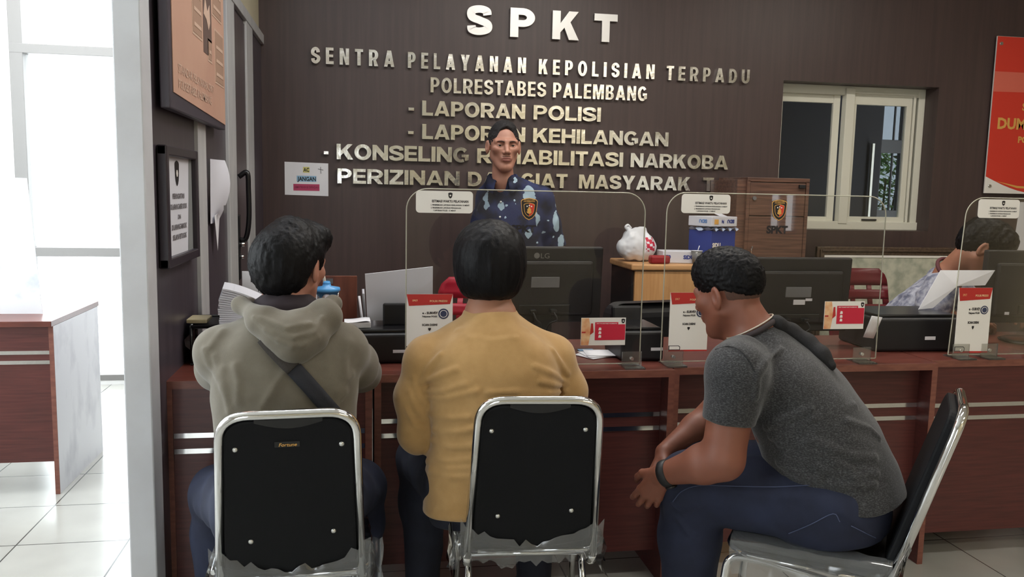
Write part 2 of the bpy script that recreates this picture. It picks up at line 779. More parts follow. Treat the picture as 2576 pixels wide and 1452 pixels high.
def lip_zone(L):
    return (np.abs(L[:, 0]) < 0.0225) & (L[:, 1] > 0.086) & (L[:, 2] < -0.0495) & (L[:, 2] > -0.0705) & \
           ((np.abs(L[:, 0]) / 0.0225) ** 2 + ((L[:, 2] + 0.0597) / 0.0108) ** 2 < 1)


def hand_sdf(P, wrist, along, thumb, curl=0.5, scale=1.0, spread=0.0, left=False):
    """five-fingered hand: along = wrist to knuckles, thumb = direction of the thumb side"""
    x = N3(along)
    y = np.asarray(thumb, float)
    y = N3(y - x * (x @ y))
    z = np.cross(x, y) * (-1 if left else 1)
    L = (P - np.asarray(wrist, float)) @ np.stack([x, y, z], 1) / scale
    d = cap(L, (0.0, 0.012, 0), (0.082, 0.027, 0.002), 0.019, 0.0115)
    d = smin(d, cap(L, (0.0, 0.0, 0), (0.088, 0.008, 0.004), 0.019, 0.012), 0.012)
    d = smin(d, cap(L, (0.0, -0.008, 0), (0.083, -0.011, 0.002), 0.018, 0.0115), 0.012)
    d = smin(d, cap(L, (0.0, -0.012, 0), (0.074, -0.028, -0.003), 0.017, 0.0105), 0.012)
    specs = (((0.083, 0.028, 0.002), 0.072, 0.08), ((0.089, 0.008, 0.004), 0.081, 0.0), ((0.084, -0.012, 0.002), 0.074, -0.06),
             ((0.075, -0.0295, -0.003), 0.058, -0.13))
    for i, (k, ln, sp) in enumerate(specs):
        p = np.array(k)
        ang = 0.0
        pts = [(*p, 0.0098 - 0.0008 * (i == 3))]
        for j, fr in enumerate((0.46, 0.30, 0.24)):
            ang += curl * (0.55, 0.95, 0.7)[j] * (1 + 0.12 * i)
            dirv = np.array([math.cos(ang), (sp + spread * sp) * math.cos(ang), -math.sin(ang)])
            p = p + dirv * ln * fr
            pts.append((*p, (0.0088, 0.0078, 0.0068)[j] - 0.0008 * (i == 3)))
        d = smin(d, chain(L, pts, 0.003), 0.005)
    th = chain(L, [(0.018, 0.022, -0.006, 0.016), (0.048, 0.046, -0.016, 0.0125), (0.074, 0.052, -0.026, 0.0098), (0.094, 0.049, -0.036, 0.0078)], 0.004)
    d = smin(d, th, 0.01)
    return d * scale


# ------------------------------------------------------------------ palette
M_wallbrown = mat('wall brown laminate', s2l(78, 63, 61), 0.42, col2=s2l(71, 57, 56), scale=3, stretch=(14, 14, 0.6), bump=0.02, bscale=90)
M_cream = mat('cream paint', s2l(214, 206, 180), 0.8, col2=s2l(205, 196, 168), scale=2)
M_white = mat('white paint', s2l(226, 226, 224), 0.75, col2=s2l(218, 218, 216), scale=3)
M_ceil = mat('ceiling white', s2l(228, 226, 220), 0.85)
M_alu = mat('painted aluminium', s2l(196, 196, 196), 0.45, col2=s2l(184, 184, 186), scale=20, stretch=(1, 1, 0.2))
M_post = mat('post paint', s2l(205, 206, 211), 0.6, col2=s2l(196, 196, 200), scale=6, bump=0.05, bscale=40)
M_winframe = mat('window frame cream aluminium', s2l(226, 224, 210), 0.4)
M_entr = mat('entrance frame grey', s2l(126, 124, 122), 0.5)
M_panel = mat('partition panel blue sheen', s2l(78, 71, 79), 0.34, col2=s2l(69, 62, 70), scale=4, stretch=(8, 8, 0.5))  # bluish reflection of the gloss mixed into the brown
M_darkroom = mat('unlit room paint', s2l(30, 30, 34), 0.9)  # near-black walls stand in for the shade of the rear room
M_desk = mat('mahogany laminate', s2l(98, 50, 46), 0.36, col2=s2l(74, 38, 36), scale=5, stretch=(1.2, 6, 22), detail=6, ramp=(0.3, 0.72))
M_desktop = mat('mahogany laminate top', s2l(112, 60, 50), 0.3, col2=s2l(84, 44, 38), scale=5, stretch=(1.2, 22, 6), detail=6, ramp=(0.3, 0.72))
M_deskedge = mat('mahogany edge band', s2l(134, 84, 70), 0.4, col2=s2l(118, 70, 60), scale=9, stretch=(2, 8, 8))
M_strip = mat('mirror strip', (0.80, 0.80, 0.80), 0.12, 1.0, bump=0.06, bscale=14)
M_chrome = mat('chrome tube', (0.86, 0.86, 0.87), 0.09, 1.0)
M_steel = mat('brushed steel letter', (0.80, 0.78, 0.74), 0.2, 1.0, bump=0.55, bscale=17)
M_black = mat('black plastic', s2l(26, 26, 29), 0.45, bump=0.04, bscale=300)
M_blackgloss = mat('black gloss plastic', s2l(22, 22, 25), 0.25)
M_vinyl = mat('black vinyl', s2l(20, 21, 24), 0.55, spec=0.15, bump=0.10, bscale=420)
M_monitor = mat('monitor grey black plastic', s2l(42, 40, 41), 0.5, spec=0.3, bump=0.05, bscale=400)
M_grey = mat('grey plastic', s2l(110, 110, 112), 0.5)
M_paper = mat('white paper', s2l(238, 238, 242), 0.8, col2=s2l(232, 232, 238), scale=6)
M_paper2 = mat('grey white paper', s2l(212, 212, 220), 0.85)
M_beech = mat('beech laminate', s2l(206, 158, 106), 0.45, col2=s2l(192, 142, 92), scale=4, stretch=(14, 14, 1.0), detail=5)
M_beechtop = mat('beech laminate top', s2l(206, 158, 110), 0.4, col2=s2l(190, 142, 96), scale=4, stretch=(1, 14, 14))
M_walnut = mat('walnut laminate', s2l(116, 84, 70), 0.4, col2=s2l(84, 60, 52), scale=4, stretch=(1.0, 10, 20), detail=6)
M_red = mat('sign red', s2l(216, 60, 44), 0.5)
M_redlt = mat('sign light red', s2l(222, 110, 92), 0.5)
M_gold = mat('sign gold', s2l(226, 172, 90), 0.5)
M_crimson = mat('crimson print', s2l(204, 34, 62), 0.6)
M_orange = mat('orange print', s2l(226, 150, 104), 0.6, col2=s2l(240, 206, 160), scale=30)
M_hdr = mat('header red print', s2l(186, 44, 38), 0.6)
M_ink = mat('black ink', s2l(34, 30, 32), 0.6)
M_inkgrey = mat('grey ink', s2l(110, 104, 106), 0.6)
M_marks = mat('white print', s2l(240, 236, 230), 0.6)
M_notice = mat('notice paper', s2l(236, 232, 226), 0.7)
M_navyink = mat('navy print', s2l(56, 62, 92), 0.6)
M_screw = mat('screw', (0.7, 0.7, 0.68), 0.3, 1.0)
M_acry = clear_mat('clear acrylic', (0.97, 0.97, 0.965), 0.015, 1.49, gain=0.6)
M_acryedge = clear_mat('acrylic polished edge', (0.8, 0.8, 0.74), 0.1, 1.49, milk=0.5, milk_col=(0.85, 0.83, 0.68))  # milky yellowish colour stands in for the bright edge reflection
M_glass = clear_mat('window glass', (0.93, 0.95, 0.95), 0.01, 1.5, gain=0.4)
M_tint = clear_mat('tinted window glass', (0.85, 0.86, 0.86), 0.01, 1.5)  # tint added to dim the daylight mirrored in the acrylic
M_dark_tint = clear_mat('dark tinted window glass', (0.22, 0.235, 0.25), 0.01, 1.5)  # dark tint added to hold down the sky beyond the far window
M_acryfoot = clear_mat('acrylic block', (0.9, 0.9, 0.88), 0.05, 1.49, milk=0.06, milk_col=(0.8, 0.8, 0.75), gain=1.5)
M_wrap = clear_mat('torn plastic wrap', (0.86, 0.88, 0.9), 0.12, 1.6, milk=0.10, milk_col=(0.75, 0.78, 0.82), gain=2.0)
M_lampon = mat('lit diffuser', (1, 1, 1), 0.5, emit=(1.0, 0.96, 0.9, 9.0))


def structure(o):
    o['kind'] = 'structure'
    return o


# ------------------------------------------------------------------ room shell
def tile_floor():
    m = bpy.data.materials.new('floor tiles')
    m.use_nodes = True
    nt = m.node_tree
    L = nt.links
    b = nt.nodes['Principled BSDF']
    tc = nt.nodes.new('ShaderNodeTexCoord')
    mp = nt.nodes.new('ShaderNodeMapping')
    mp.inputs['Location'].default_value = (1.31, -3.32, 0)
    L.new(tc.outputs['Object'], mp.inputs[0])
    br = nt.nodes.new('ShaderNodeTexBrick')
    br.offset = 0.0
    br.inputs['Scale'].default_value = 1.0
    br.inputs['Brick Width'].default_value = 0.405
    br.inputs['Row Height'].default_value = 0.405
    br.inputs['Mortar Size'].default_value = 0.003
    br.inputs['Mortar Smooth'].default_value = 0.2
    br.inputs['Color1'].default_value = (*s2l(176, 175, 168), 1)
    br.inputs['Color2'].default_value = (*s2l(168, 167, 160), 1)
    br.inputs['Mortar'].default_value = (*s2l(70, 70, 68), 1)
    L.new(mp.outputs[0], br.inputs[0])
    n = nt.nodes.new('ShaderNodeTexNoise')
    n.inputs['Scale'].default_value = 5
    L.new(tc.outputs['Object'], n.inputs[0])
    mx = nt.nodes.new('ShaderNodeMix')
    mx.data_type = 'RGBA'
    mx.blend_type = 'MULTIPLY'
    mx.inputs[0].default_value = 0.25
    L.new(br.outputs[0], mx.inputs[6])
    L.new(n.outputs[0], mx.inputs[7])
    L.new(mx.outputs[2], b.inputs['Base Color'])
    b.inputs['Roughness'].default_value = 0.22
    return m


XL, XR, YF, YB = -2.5, 6.0, -3.2, 5.2
structure(box_obj('floor', tile_floor(), XL - 0.1, XR + 0.1, YF - 0.1, 8.6, -0.1, 0))
structure(box_obj('ceiling', M_ceil, -0.68, XR + 0.1, 2.45, YB + 0.18, CEIL, CEIL + 0.1))  # stops at the partition; side room left roofless for more daylight
structure(box_obj('ceiling_front', M_ceil, XL - 0.1, XR + 0.1, YF - 0.1, 2.45, CEIL, CEIL + 0.1))


def wall_y(name, m, y0, y1, x0, x1, z0, z1, holes):
    """wall slab between y0 and y1 with rectangular holes (x0, x1, z0, z1)"""
    mb = MB()
    xs = sorted({x0, x1} | {h[0] for h in holes} | {h[1] for h in holes})
    zs = sorted({z0, z1} | {h[2] for h in holes} | {h[3] for h in holes})
    for i in range(len(xs) - 1):
        k = 0
        while k < len(zs) - 1:
            inside = lambda kk: any(h[0] <= xs[i] < h[1] and h[2] <= zs[kk] < h[3] for h in holes)
            if inside(k):
                k += 1
                continue
            j = k
            while j < len(zs) - 1 and not inside(j):
                j += 1
            mb.box(xs[i], xs[i + 1], y0, y1, zs[k], zs[j])
            k = j
    return structure(mb.build(name, m))


def wall_x(name, m, x0, x1, y0, y1, z0, z1, holes):
    o = wall_y(name, m, -x1, -x0, y0, y1, z0, z1, holes)
    o.data.transform(Matrix.Rotation(PI / 2, 4, 'Z'))
    o.data.update()
    return o


WX0, WX1, WZ0, WZ1 = 2.70, 3.836, 1.160, 2.135
wall_y('wall_back', M_wallbrown, YB, YB + 0.18, -0.68, XR, 0, CEIL, [(WX0, WX1, WZ0, WZ1)])
wall_y('wall_front', M_cream, YF - 0.1, YF, XL, XR, 0, CEIL, [(4.45, 4.80, 0.95, 2.1), (-1.9, -0.6, 0.0, 2.2)])
wall_x('wall_right', mat('beige paint', s2l(168, 156, 132), 0.85), XR, XR + 0.1, YF, YB + 0.1, 0, CEIL, [])
wall_x('wall_left', M_white, XL - 0.1, XL, YF, 6.1, 0, CEIL, [(0.9, 2.9, 0.9, 2.6), (3.2, 5.8, 0.5, 2.6)])
wall_y('wall_entrance', M_white, 6.0, 6.1, XL, -0.68, 0, CEIL, [(-2.26, -1.12, 0.03, 2.9)])


def bar_frame(name, m, bars, parent=None, bev=0.003):
    mb = MB()
    for i, b in enumerate(bars):
        mb.box(b[0], b[1], b[2] - 0.0006 * i, b[3] + 0.0006 * i, b[4], b[5], bev)
    return mb.build(name, m, parent)


# glazing of the entrance wall seen on the far left
w = structure(empty('window_1', (-1.69, 6.0, 0)))
bar_frame('frame', M_entr, [(-0.57, -0.49, 0.0, 0.1, 0.03, 2.9), (0.06, 0.11, 0.0, 0.1, 0.03, 2.9), (0.52, 0.57, 0.0, 0.1, 0.03, 2.9),
                           (-0.57, 0.57, 0.0, 0.1, 2.2, 2.26), (-0.57, 0.57, 0.0, 0.1, 0.88, 0.94), (-0.57, 0.57, 0.0, 0.1, 2.85, 2.9),
                           (-0.57, 0.57, 0.0, 0.1, 0.03, 0.07)], w)
box_obj('pane', M_glass, -0.53, 0.53, 0.045, 0.051, 0.05, 2.88, parent=w)
for i, (y0, y1, z0, z1) in enumerate(((0.9, 2.9, 0.9, 2.6), (3.2, 5.8, 0.5, 2.6))):  # unseen side windows, added to let daylight pour in
    w = structure(empty('window_%d' % (i + 2), (XL - 0.06, (y0 + y1) / 2, 0)))
    hy = (y1 - y0) / 2
    bar_frame('frame', M_alu, [(0, 0.05, -hy, -hy + 0.05, z0, z1), (0, 0.05, hy - 0.05, hy, z0, z1), (0, 0.05, -0.03, 0.03, z0, z1),
                               (0, 0.05, -hy, hy, z0, z0 + 0.05), (0, 0.05, -hy, hy, z1 - 0.05, z1)], w)
    box_obj('pane', M_glass, 0.02, 0.026, -hy + 0.02, hy - 0.02, z0 + 0.02, z1 - 0.02, parent=w)
# window and entrance door behind the camera (they are mirrored in the acrylic and the steel letters)
w = structure(empty('window_4', (4.625, YF, 0)))
bar_frame('frame', M_alu, [(-0.175, -0.145, -0.08, 0, 0.95, 2.1), (0.145, 0.175, -0.08, 0, 0.95, 2.1), (-0.175, 0.175, -0.08, 0, 0.95, 0.99), (-0.175, 0.175, -0.08, 0, 2.06, 2.1), (-0.03, 0.03, -0.08, 0, 0.95, 2.1)], w)
box_obj('pane', M_tint, -0.15, 0.15, -0.05, -0.044, 0.98, 2.08, parent=w)
w = structure(empty('door_1', (-1.25, YF, 0)))
bar_frame('frame', M_alu, [(-0.65, -0.58, -0.08, 0, 0, 2.2), (0.58, 0.65, -0.08, 0, 0, 2.2), (-0.65, 0.65, -0.08, 0, 2.12, 2.2), (-0.03, 0.03, -0.08, 0, 0, 2.2)], w)
box_obj('pane', M_tint, -0.6, 0.6, -0.05, -0.044, 0.02, 2.15, parent=w)

# partition on the left of the counter: post, brown panels, studs, rail, clerestory
PX = -0.60
structure(box_obj('trim_1', M_post, -0.667, -0.594, 2.45, 2.55, 0, CEIL, 0.004))
RAIL = 2.20
wall_x('wall_left_partition', M_panel, PX - 0.05, PX, 2.55, YB, 0, RAIL, [])
structure(box_obj('trim_2', M_alu, PX - 0.06, PX + 0.018, 2.55, YB, RAIL, RAIL + 0.055, 0.003))
for i, (y0, y1) in enumerate(((3.17, 3.32), (3.86, 4.08), (4.48, 4.72))):
    mb = MB().box(PX - 0.002, PX + 0.014, y0, y1, 0, RAIL, 0.002)
    structure(mb.build('trim_%d' % (i + 3), M_alu))
wall_x('wall_left_upper', M_cream, PX - 0.06, PX - 0.01, 2.55, YB, RAIL + 0.055, CEIL, [(2.7, 4.32, RAIL + 0.075, CEIL - 0.1)])
w = structure(empty('window_6', (PX - 0.04, 3.51, 0)))
bar_frame('frame', M_white, [(0, 0.03, -0.81, -0.77, RAIL + 0.075, CEIL - 0.1), (0, 0.03, 0.77, 0.81, RAIL + 0.075, CEIL - 0.1), (0, 0.03, -0.81, 0.81, RAIL + 0.075, RAIL + 0.11)], w)
box_obj('pane', M_glass, 0.01, 0.015, -0.78, 0.78, RAIL + 0.09, CEIL - 0.11, parent=w)
# door in the partition between the two studs: lever handle plate
d = structure(empty('door_2', (PX, 4.28, 0)))
MB().box(-0.002, 0.006, -0.19, 0.19, 0.02, RAIL - 0.02, 0.002).build('door_leaf', mat('door grey brown', s2l(92, 82, 84), 0.4, col2=s2l(80, 70, 74), scale=4, stretch=(8, 8, 0.6)), d)
hp = MB().box(0.006, 0.012, -0.155, -0.105, 0.93, 1.24, 0.006).build('handle_plate', M_black, d)
MB().tube(smooth_path([(0.012, -0.13, 1.42), (0.05, -0.13, 1.44), (0.055, -0.13, 1.36), (0.055, -0.13, 1.22), (0.04, -0.13, 1.13), (0.012, -0.13, 1.12)]), 0.012).build('pull_handle', M_blackgloss, d)
MB().cyl((0.01, -0.13, 1.1), (0.035, -0.13, 1.1), 0.012).cyl((0.01, -0.13, 1.04), (0.03, -0.13, 1.04), 0.009).build('lock', M_chrome, d)

# sliding window in the back wall, a dark room behind it with its own barred window
RY = YB + 0.135
w = structure(empty('window_7', (0, RY, 0)))
bar_frame('frame', M_winframe, [(2.70, 3.836, 0, 0.05, 2.075, 2.135), (2.70, 3.836, -0.015, 0.05, WZ0, 1.215), (2.70, 2.745, 0, 0.05, WZ0, WZ1), (3.786, 3.836, 0, 0.05, WZ0, WZ1),
                                (3.225, 3.29, -0.02, 0.03, 1.2, 2.12)], w)
s = bar_frame('sash', M_winframe, [(2.745, 2.79, 0.03, 0.055, 1.215, 2.075), (3.16, 3.21, 0.025, 0.05, 1.215, 2.075), (2.745, 3.2, 0.03, 0.055, 2.02, 2.075), (2.745, 3.2, 0.03, 0.055, 1.205, 1.245)], w)
box_obj('pane', M_glass, 2.78, 3.17, 0.040, 0.045, 1.23, 2.04, parent=s)
s = bar_frame('sash', M_winframe, [(3.285, 3.32, 0.0, 0.03, 1.215, 2.075), (3.70, 3.74, 0.0, 0.03, 1.215, 2.075), (3.29, 3.74, 0.0, 0.03, 2.015, 2.075), (3.29, 3.74, 0.0, 0.03, 1.205, 1.25),
                                   (3.745, 3.762, -0.008, 0.03, 1.215, 2.09), (3.29, 3.77, -0.01, 0.03, 2.085, 2.10)], w)
box_obj('pane', M_glass, 3.31, 3.71, 0.012, 0.017, 1.23, 2.04, parent=s)
MB().box(3.41, 3.52, -0.016, 0.0, 1.222, 1.234, 0.003).build('latch', M_black, s)
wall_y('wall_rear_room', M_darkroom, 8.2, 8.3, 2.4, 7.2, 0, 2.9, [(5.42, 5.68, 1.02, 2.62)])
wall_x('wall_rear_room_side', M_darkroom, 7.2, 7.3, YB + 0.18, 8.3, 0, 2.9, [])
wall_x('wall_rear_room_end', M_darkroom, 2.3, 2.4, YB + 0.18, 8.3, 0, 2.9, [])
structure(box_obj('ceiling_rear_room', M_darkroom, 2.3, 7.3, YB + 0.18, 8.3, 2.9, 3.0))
w = structure(empty('window_8', (5.55, 8.22, 0)))
bar_frame('frame', M_black, [(-0.13, -0.11, 0, 0.05, 1.02, 2.62), (0.11, 0.13, 0, 0.05, 1.02, 2.62), (-0.13, 0.13, 0, 0.05, 1.86, 2.0), (0.03, 0.045, 0.02, 0.04, 1.02, 2.62), (-0.13, 0.13, 0, 0.05, 1.02, 1.25)], w)
box_obj('pane', M_dark_tint, -0.12, 0.12, 0.03, 0.034, 1.05, 2.6, parent=w)
# shrub growing outside that far window
t = empty('shrub', (5.95, 8.95, 0), 0, 'green shrub outside the far barred window seen through the sliding window', 'shrub')
rt = random.Random(9)
mb = MB()
for k in range(900):
    c = Vector((rt.gauss(0, 0.28), rt.gauss(0, 0.16), rt.uniform(0.5, 1.98)))
    d = Vector((rt.uniform(-1, 1), rt.uniform(-1, 1), rt.uniform(-0.6, 0.9))).normalized()
    n = d.cross(Vector((rt.uniform(-1, 1), rt.uniform(-1, 1), rt.uniform(-1, 1)))).normalized()
    l, w_ = rt.uniform(0.09, 0.16), rt.uniform(0.012, 0.022)
    v = [mb.bm.verts.new(c + q) for q in (d * 0, d * l * .45 + n * w_, d * l, d * l * .45 - n * w_)]
    mb.bm.faces.new(v)
mb.build('foliage', mat('leaf green', s2l(190, 220, 150), 0.6, col2=s2l(120, 170, 90), scale=9), t)
for k in range(4):
    MB().tube(smooth_path([(0.04 * k - 0.06, 0.02 * k, 0), (0.06 * k - 0.1, 0.0, 0.7), (0.16 * k - 0.25, 0.03, 1.6)]), 0.012, 8).build('stem', mat('stem brown', s2l(96, 84, 60), 0.8), t)
structure(box_obj('trim_6', M_winframe, 5.28, 5.305, 8.14, 8.17, 0.9, 1.95))
structure(box_obj('ground', mat('ground outside', s2l(120, 118, 108), 0.9), 2.0, 9.0, 8.6, 12.0, -0.1, 0))

# lamp fixtures on the ceiling
for (x, y, lx, ly, pw, col) in LAMPS:
    f = empty('ceiling_lamp', (x, y, CEIL), 0, 'slim white ceiling batten lamp', 'lamp', 'ceiling batten lamps')
    MB().box(-lx / 2 - 0.02, lx / 2 + 0.02, -ly / 2 - 0.02, ly / 2 + 0.02, -0.05, -0.001, 0.008).build('housing', M_white, f)
    MB().box(-lx / 2, lx / 2, -ly / 2, ly / 2, -0.062, -0.049, 0.004).build('diffuser', M_lampon, f)
    area_lamp('lamp_light', (0, 0, -0.07), lx, pw, col, size_y=ly, parent=f)




# ------------------------------------------------------------------ heavy block capitals for the steel letters
GW = dict(A=1.0, B=.84, D=.88, E=.74, G=.94, H=.9, I=0, K=.94, L=.7, M=1.1, N=.9, O=.97, P=.82, R=.9, S=.82, T=.78, U=.88, Y=.96, Z=.8)


def ell_arc(cx, cy, rx, ry, a0, a1, n=12):
    return [(cx + rx * math.cos(math.radians(a0 + (a1 - a0) * i / n)), cy + ry * math.sin(math.radians(a0 + (a1 - a0) * i / n))) for i in range(n + 1)]


def stroke2d(pts, t, h):
    P = [Vector((p[0], p[1], 0)) for p in pts]
    P = smooth_path(P, 7)
    Lf, Rt = [], []
    for i, p in enumerate(P):
        d = (P[min(i + 1, len(P) - 1)] - P[max(i - 1, 0)]).normalized()
        n = Vector((-d.y, d.x, 0))
        w = (h + (t - h) * abs(d.y) ** 1.5) / 2
        Lf.append((p.x + n.x * w, p.y + n.y * w))
        Rt.append((p.x - n.x * w, p.y - n.y * w))
    return ('ribbon', Lf, Rt)


def glyph(ch, w, t, h):
    """list of (outer loop, [holes]) in a box w x 1, stem t, bar h"""
    if ch == 'I':
        return [([(0, 0), (w, 0), (w, 1), (0, 1)], [])]
    if ch == 'L':
        return [([(0, 0), (w, 0), (w, h), (t, h), (t, 1), (0, 1)], [])]
    if ch == 'T':
        a, b = (w - t) / 2, (w + t) / 2
        return [([(a, 0), (b, 0), (b, 1 - h), (w, 1 - h), (w, 1), (0, 1), (0, 1 - h), (a, 1 - h)], [])]
    if ch == 'E':
        m = w * 0.94
        return [([(0, 0), (w, 0), (w, h), (t, h), (t, .5 - h * .45), (m, .5 - h * .45), (m, .5 + h * .45), (t, .5 + h * .45), (t, 1 - h), (w * .98, 1 - h), (w * .98, 1), (0, 1)], [])]
    if ch == 'H':
        return [([(0, 0), (t, 0), (t, .5 - h * .55), (w - t, .5 - h * .55), (w - t, 0), (w, 0), (w, 1), (w - t, 1), (w - t, .5 + h * .55), (t, .5 + h * .55), (t, 1), (0, 1)], [])]
    if ch == 'N':
        return [([(0, 0), (t * .95, 0), (t * .95, .56), (w - t, 0), (w, 0), (w, 1), (w - t * .95, 1), (w - t * .95, .44), (t, 1), (0, 1)], [])]
    if ch == 'M':
        s = t * .92
        return [([(0, 0), (s, 0), (s, .68), (w / 2 - .38 * t, 0), (w / 2 + .38 * t, 0), (w - s, .68), (w - s, 0), (w, 0), (w, 1), (w - 1.3 * t, 1), (w / 2, .40), (1.3 * t, 1), (0, 1)], [])]
    if ch == 'A':
        g = 0.98 * t
        s = w / 2 - .56 * t
        y = min((w / 2 - g) / max(s, .01), .82)
        out = [(0, 0), (g, 0), (g + s * .17, .17), (w - g - s * .17, .17), (w - g, 0), (w, 0), (w / 2 + .56 * t, 1), (w / 2 - .56 * t, 1)]
        hole = [(g + s * .36, .36), (w - g - s * .36, .36), (w / 2, y)]
        return [(out, [hole] if y > .42 else [])]
    if ch == 'Y':
        a, b = w / 2 - t / 2, w / 2 + t / 2
        return [([(a, 0), (b, 0), (b, .38), (w, 1), (w - 1.15 * t, 1), (w / 2, .62), (1.15 * t, 1), (0, 1), (a, .38)], [])]
    if ch == 'K':
        return [([(0, 0), (t, 0), (t, .25), (t + .15 * w, .42), (w - 1.25 * t, 0), (w, 0), (t + .37 * w, .62), (w - .03, 1), (w - 1.3 * t, 1), (t, .57), (t, 1), (0, 1)], [])]
    if ch == 'Z':
        return [([(0, 0), (w, 0), (w, h), (t * 1.35, h), (w, 1 - h), (w, 1), (.03, 1), (.03, 1 - h), (w - 1.35 * t, 1 - h), (0, h)], [])]
    if ch == 'O':
        return [(ell_arc(w / 2, .5, w / 2, .515, 0, 350, 35), [ell_arc(w / 2, .5, w / 2 - t, .5 - h, 0, 345, 23)])]
    if ch == 'D':
        c = w * .42
        return [([(0, 0), (c, 0)] + ell_arc(c, .5, w - c, .5, -85, 85, 16) + [(c, 1), (0, 1)],
                 [[(t, h), (c, h)] + ell_arc(c, .5, w - c - t, .5 - h, -80, 80, 12) + [(c, 1 - h), (t, 1 - h)]])]
    if ch in 'PR':
        c = w * .5
        y0 = .36
        cy, ry = (1 + y0) / 2, (1 - y0) / 2
        hh = h * .92
        out = [(0, 0), (t, 0), (t, y0), (c, y0)] + ell_arc(c, cy, w - c, ry, -85, 85, 14) + [(c, 1), (0, 1)]
        hole = [(t, y0 + hh), (c, y0 + hh)] + ell_arc(c, cy, max(.03, w - c - t), max(.04, ry - hh), -80, 80, 10) + [(c, 1 - hh), (t, 1 - hh)]
        parts = [(out, [hole])]
        if ch == 'R':
            parts.append(([(w - 1.2 * t, 0), (w, 0), (w * .62 + t * .30, .42), (t * .95 + .02, .42), (t * .95 + .12 * w, .36)], []))
        return parts
    if ch == 'B':
        c = w * .5
        out = [(0, 0), (c, 0)] + ell_arc(c, .275, w - c, .275, -85, 62, 12) + ell_arc(c, .755, (w - c) * .92, .245, -55, 85, 12) + [(c, 1), (0, 1)]
        hh = h * .88
        h1 = [(t, hh), (c, hh)] + ell_arc(c, .275, max(.03, w - c - t), max(.03, .29 - hh), -80, 80, 8) + [(c, .565 - hh), (t, .565 - hh)]
        y0 = .565
        h2 = [(t, y0), (c, y0)] + ell_arc(c, (y0 + 1 - hh) / 2, max(.03, (w - c) * .92 - t), (1 - hh - y0) / 2, -80, 80, 8) + [(c, 1 - hh), (t, 1 - hh)]
        return [(out, [h1, h2])]
    if ch == 'S':
        a, b = t / 2, h / 2
        return [(stroke2d([(w - a * 1.0, .68), (w - a * 1.25, .82), (w * .5, 1 - b), (a * 1.1, .80), (w * .2, .60), (w * .5, .5), (w * .82, .39), (w - a * 1.0, .21), (w * .5, b), (a * 1.2, .17), (a, .31)], t, h))]
    if ch == 'G':
        cl = ell_arc(w / 2, .5, w / 2 - t / 2, .5 - h / 2, 38, 300, 12)
        return [(stroke2d(cl, t, h)), ([(w * .54, .34), (w - t, .34), (w - t, .16), (w - t * .8, .10), (w, .17), (w, .53), (w * .54, .53)], [])]
    if ch == 'U':
        r = .34
        return [([(0, 1), (0, r)] + ell_arc(w / 2, r, w / 2, r, 185, 355, 14) + [(w, r), (w, 1), (w - t, 1), (w - t, r)] + ell_arc(w / 2, r, w / 2 - t, r - h, 355, 185, 10) + [(t, r), (t, 1)], [])]
    return [([(0, 0), (w, 0), (w, 1), (0, 1)], [])]


def glyph_mesh(ch, w, t, h, H, depth):
    """solid letter: x 0..w*H, z 0..H, front at y = 0, back at y = depth"""
    from mathutils.geometry import tessellate_polygon
    bm = bmesh.new()
    for part in glyph(ch, w, t, h):
        if part[0] == 'ribbon':
            R4 = [[bm.verts.new((p[0] * H, y, p[1] * H)) for p in side] for side in part[1:] for y in (0, depth)]
            for i in range(len(part[1]) - 1):
                for a_, b_ in ((0, 2), (3, 1), (1, 0), (2, 3)):
                    bm.faces.new((R4[a_][i], R4[b_][i], R4[b_][i + 1], R4[a_][i + 1]))
            for i in (0, -1):
                q = (R4[0][i], R4[1][i], R4[3][i], R4[2][i])
                bm.faces.new(q if i == 0 else q[::-1])
            continue
        out, holes = part
        loops = [[Vector((p[0], p[1], 0)) for p in lp] for lp in [out] + holes]
        tris = tessellate_polygon(loops)
        flat = [p for lp in loops for p in lp]
        A = [bm.verts.new((p.x * H, 0, p.y * H)) for p in flat]
        B = [bm.verts.new((p.x * H, depth, p.y * H)) for p in flat]
        for tr in tris:
            a, b, c = (flat[i] for i in tr)
            if abs((b - a).cross(c - a).z) < 1e-10:
                continue
            if (b - a).cross(c - a).z < 0:
                tr = tr[::-1]
            try:
                bm.faces.new([A[i] for i in tr])
                bm.faces.new([B[i] for i in tr][::-1])
            except ValueError:
                pass
        o = 0
        for lp in loops:
            n = len(lp)
            area = sum(lp[i].x * lp[(i + 1) % n].y - lp[(i + 1) % n].x * lp[i].y for i in range(n))
            hole = lp is not loops[0]
            for i in range(n):
                j = (i + 1) % n
                q = [A[o + j], A[o + i], B[o + i], B[o + j]]
                if (area > 0) == hole:
                    q = q[::-1]
                bm.faces.new(q)
            o += n
    me = bpy.data.meshes.new('letter')
    bm.to_mesh(me)
    bm.free()
    return me


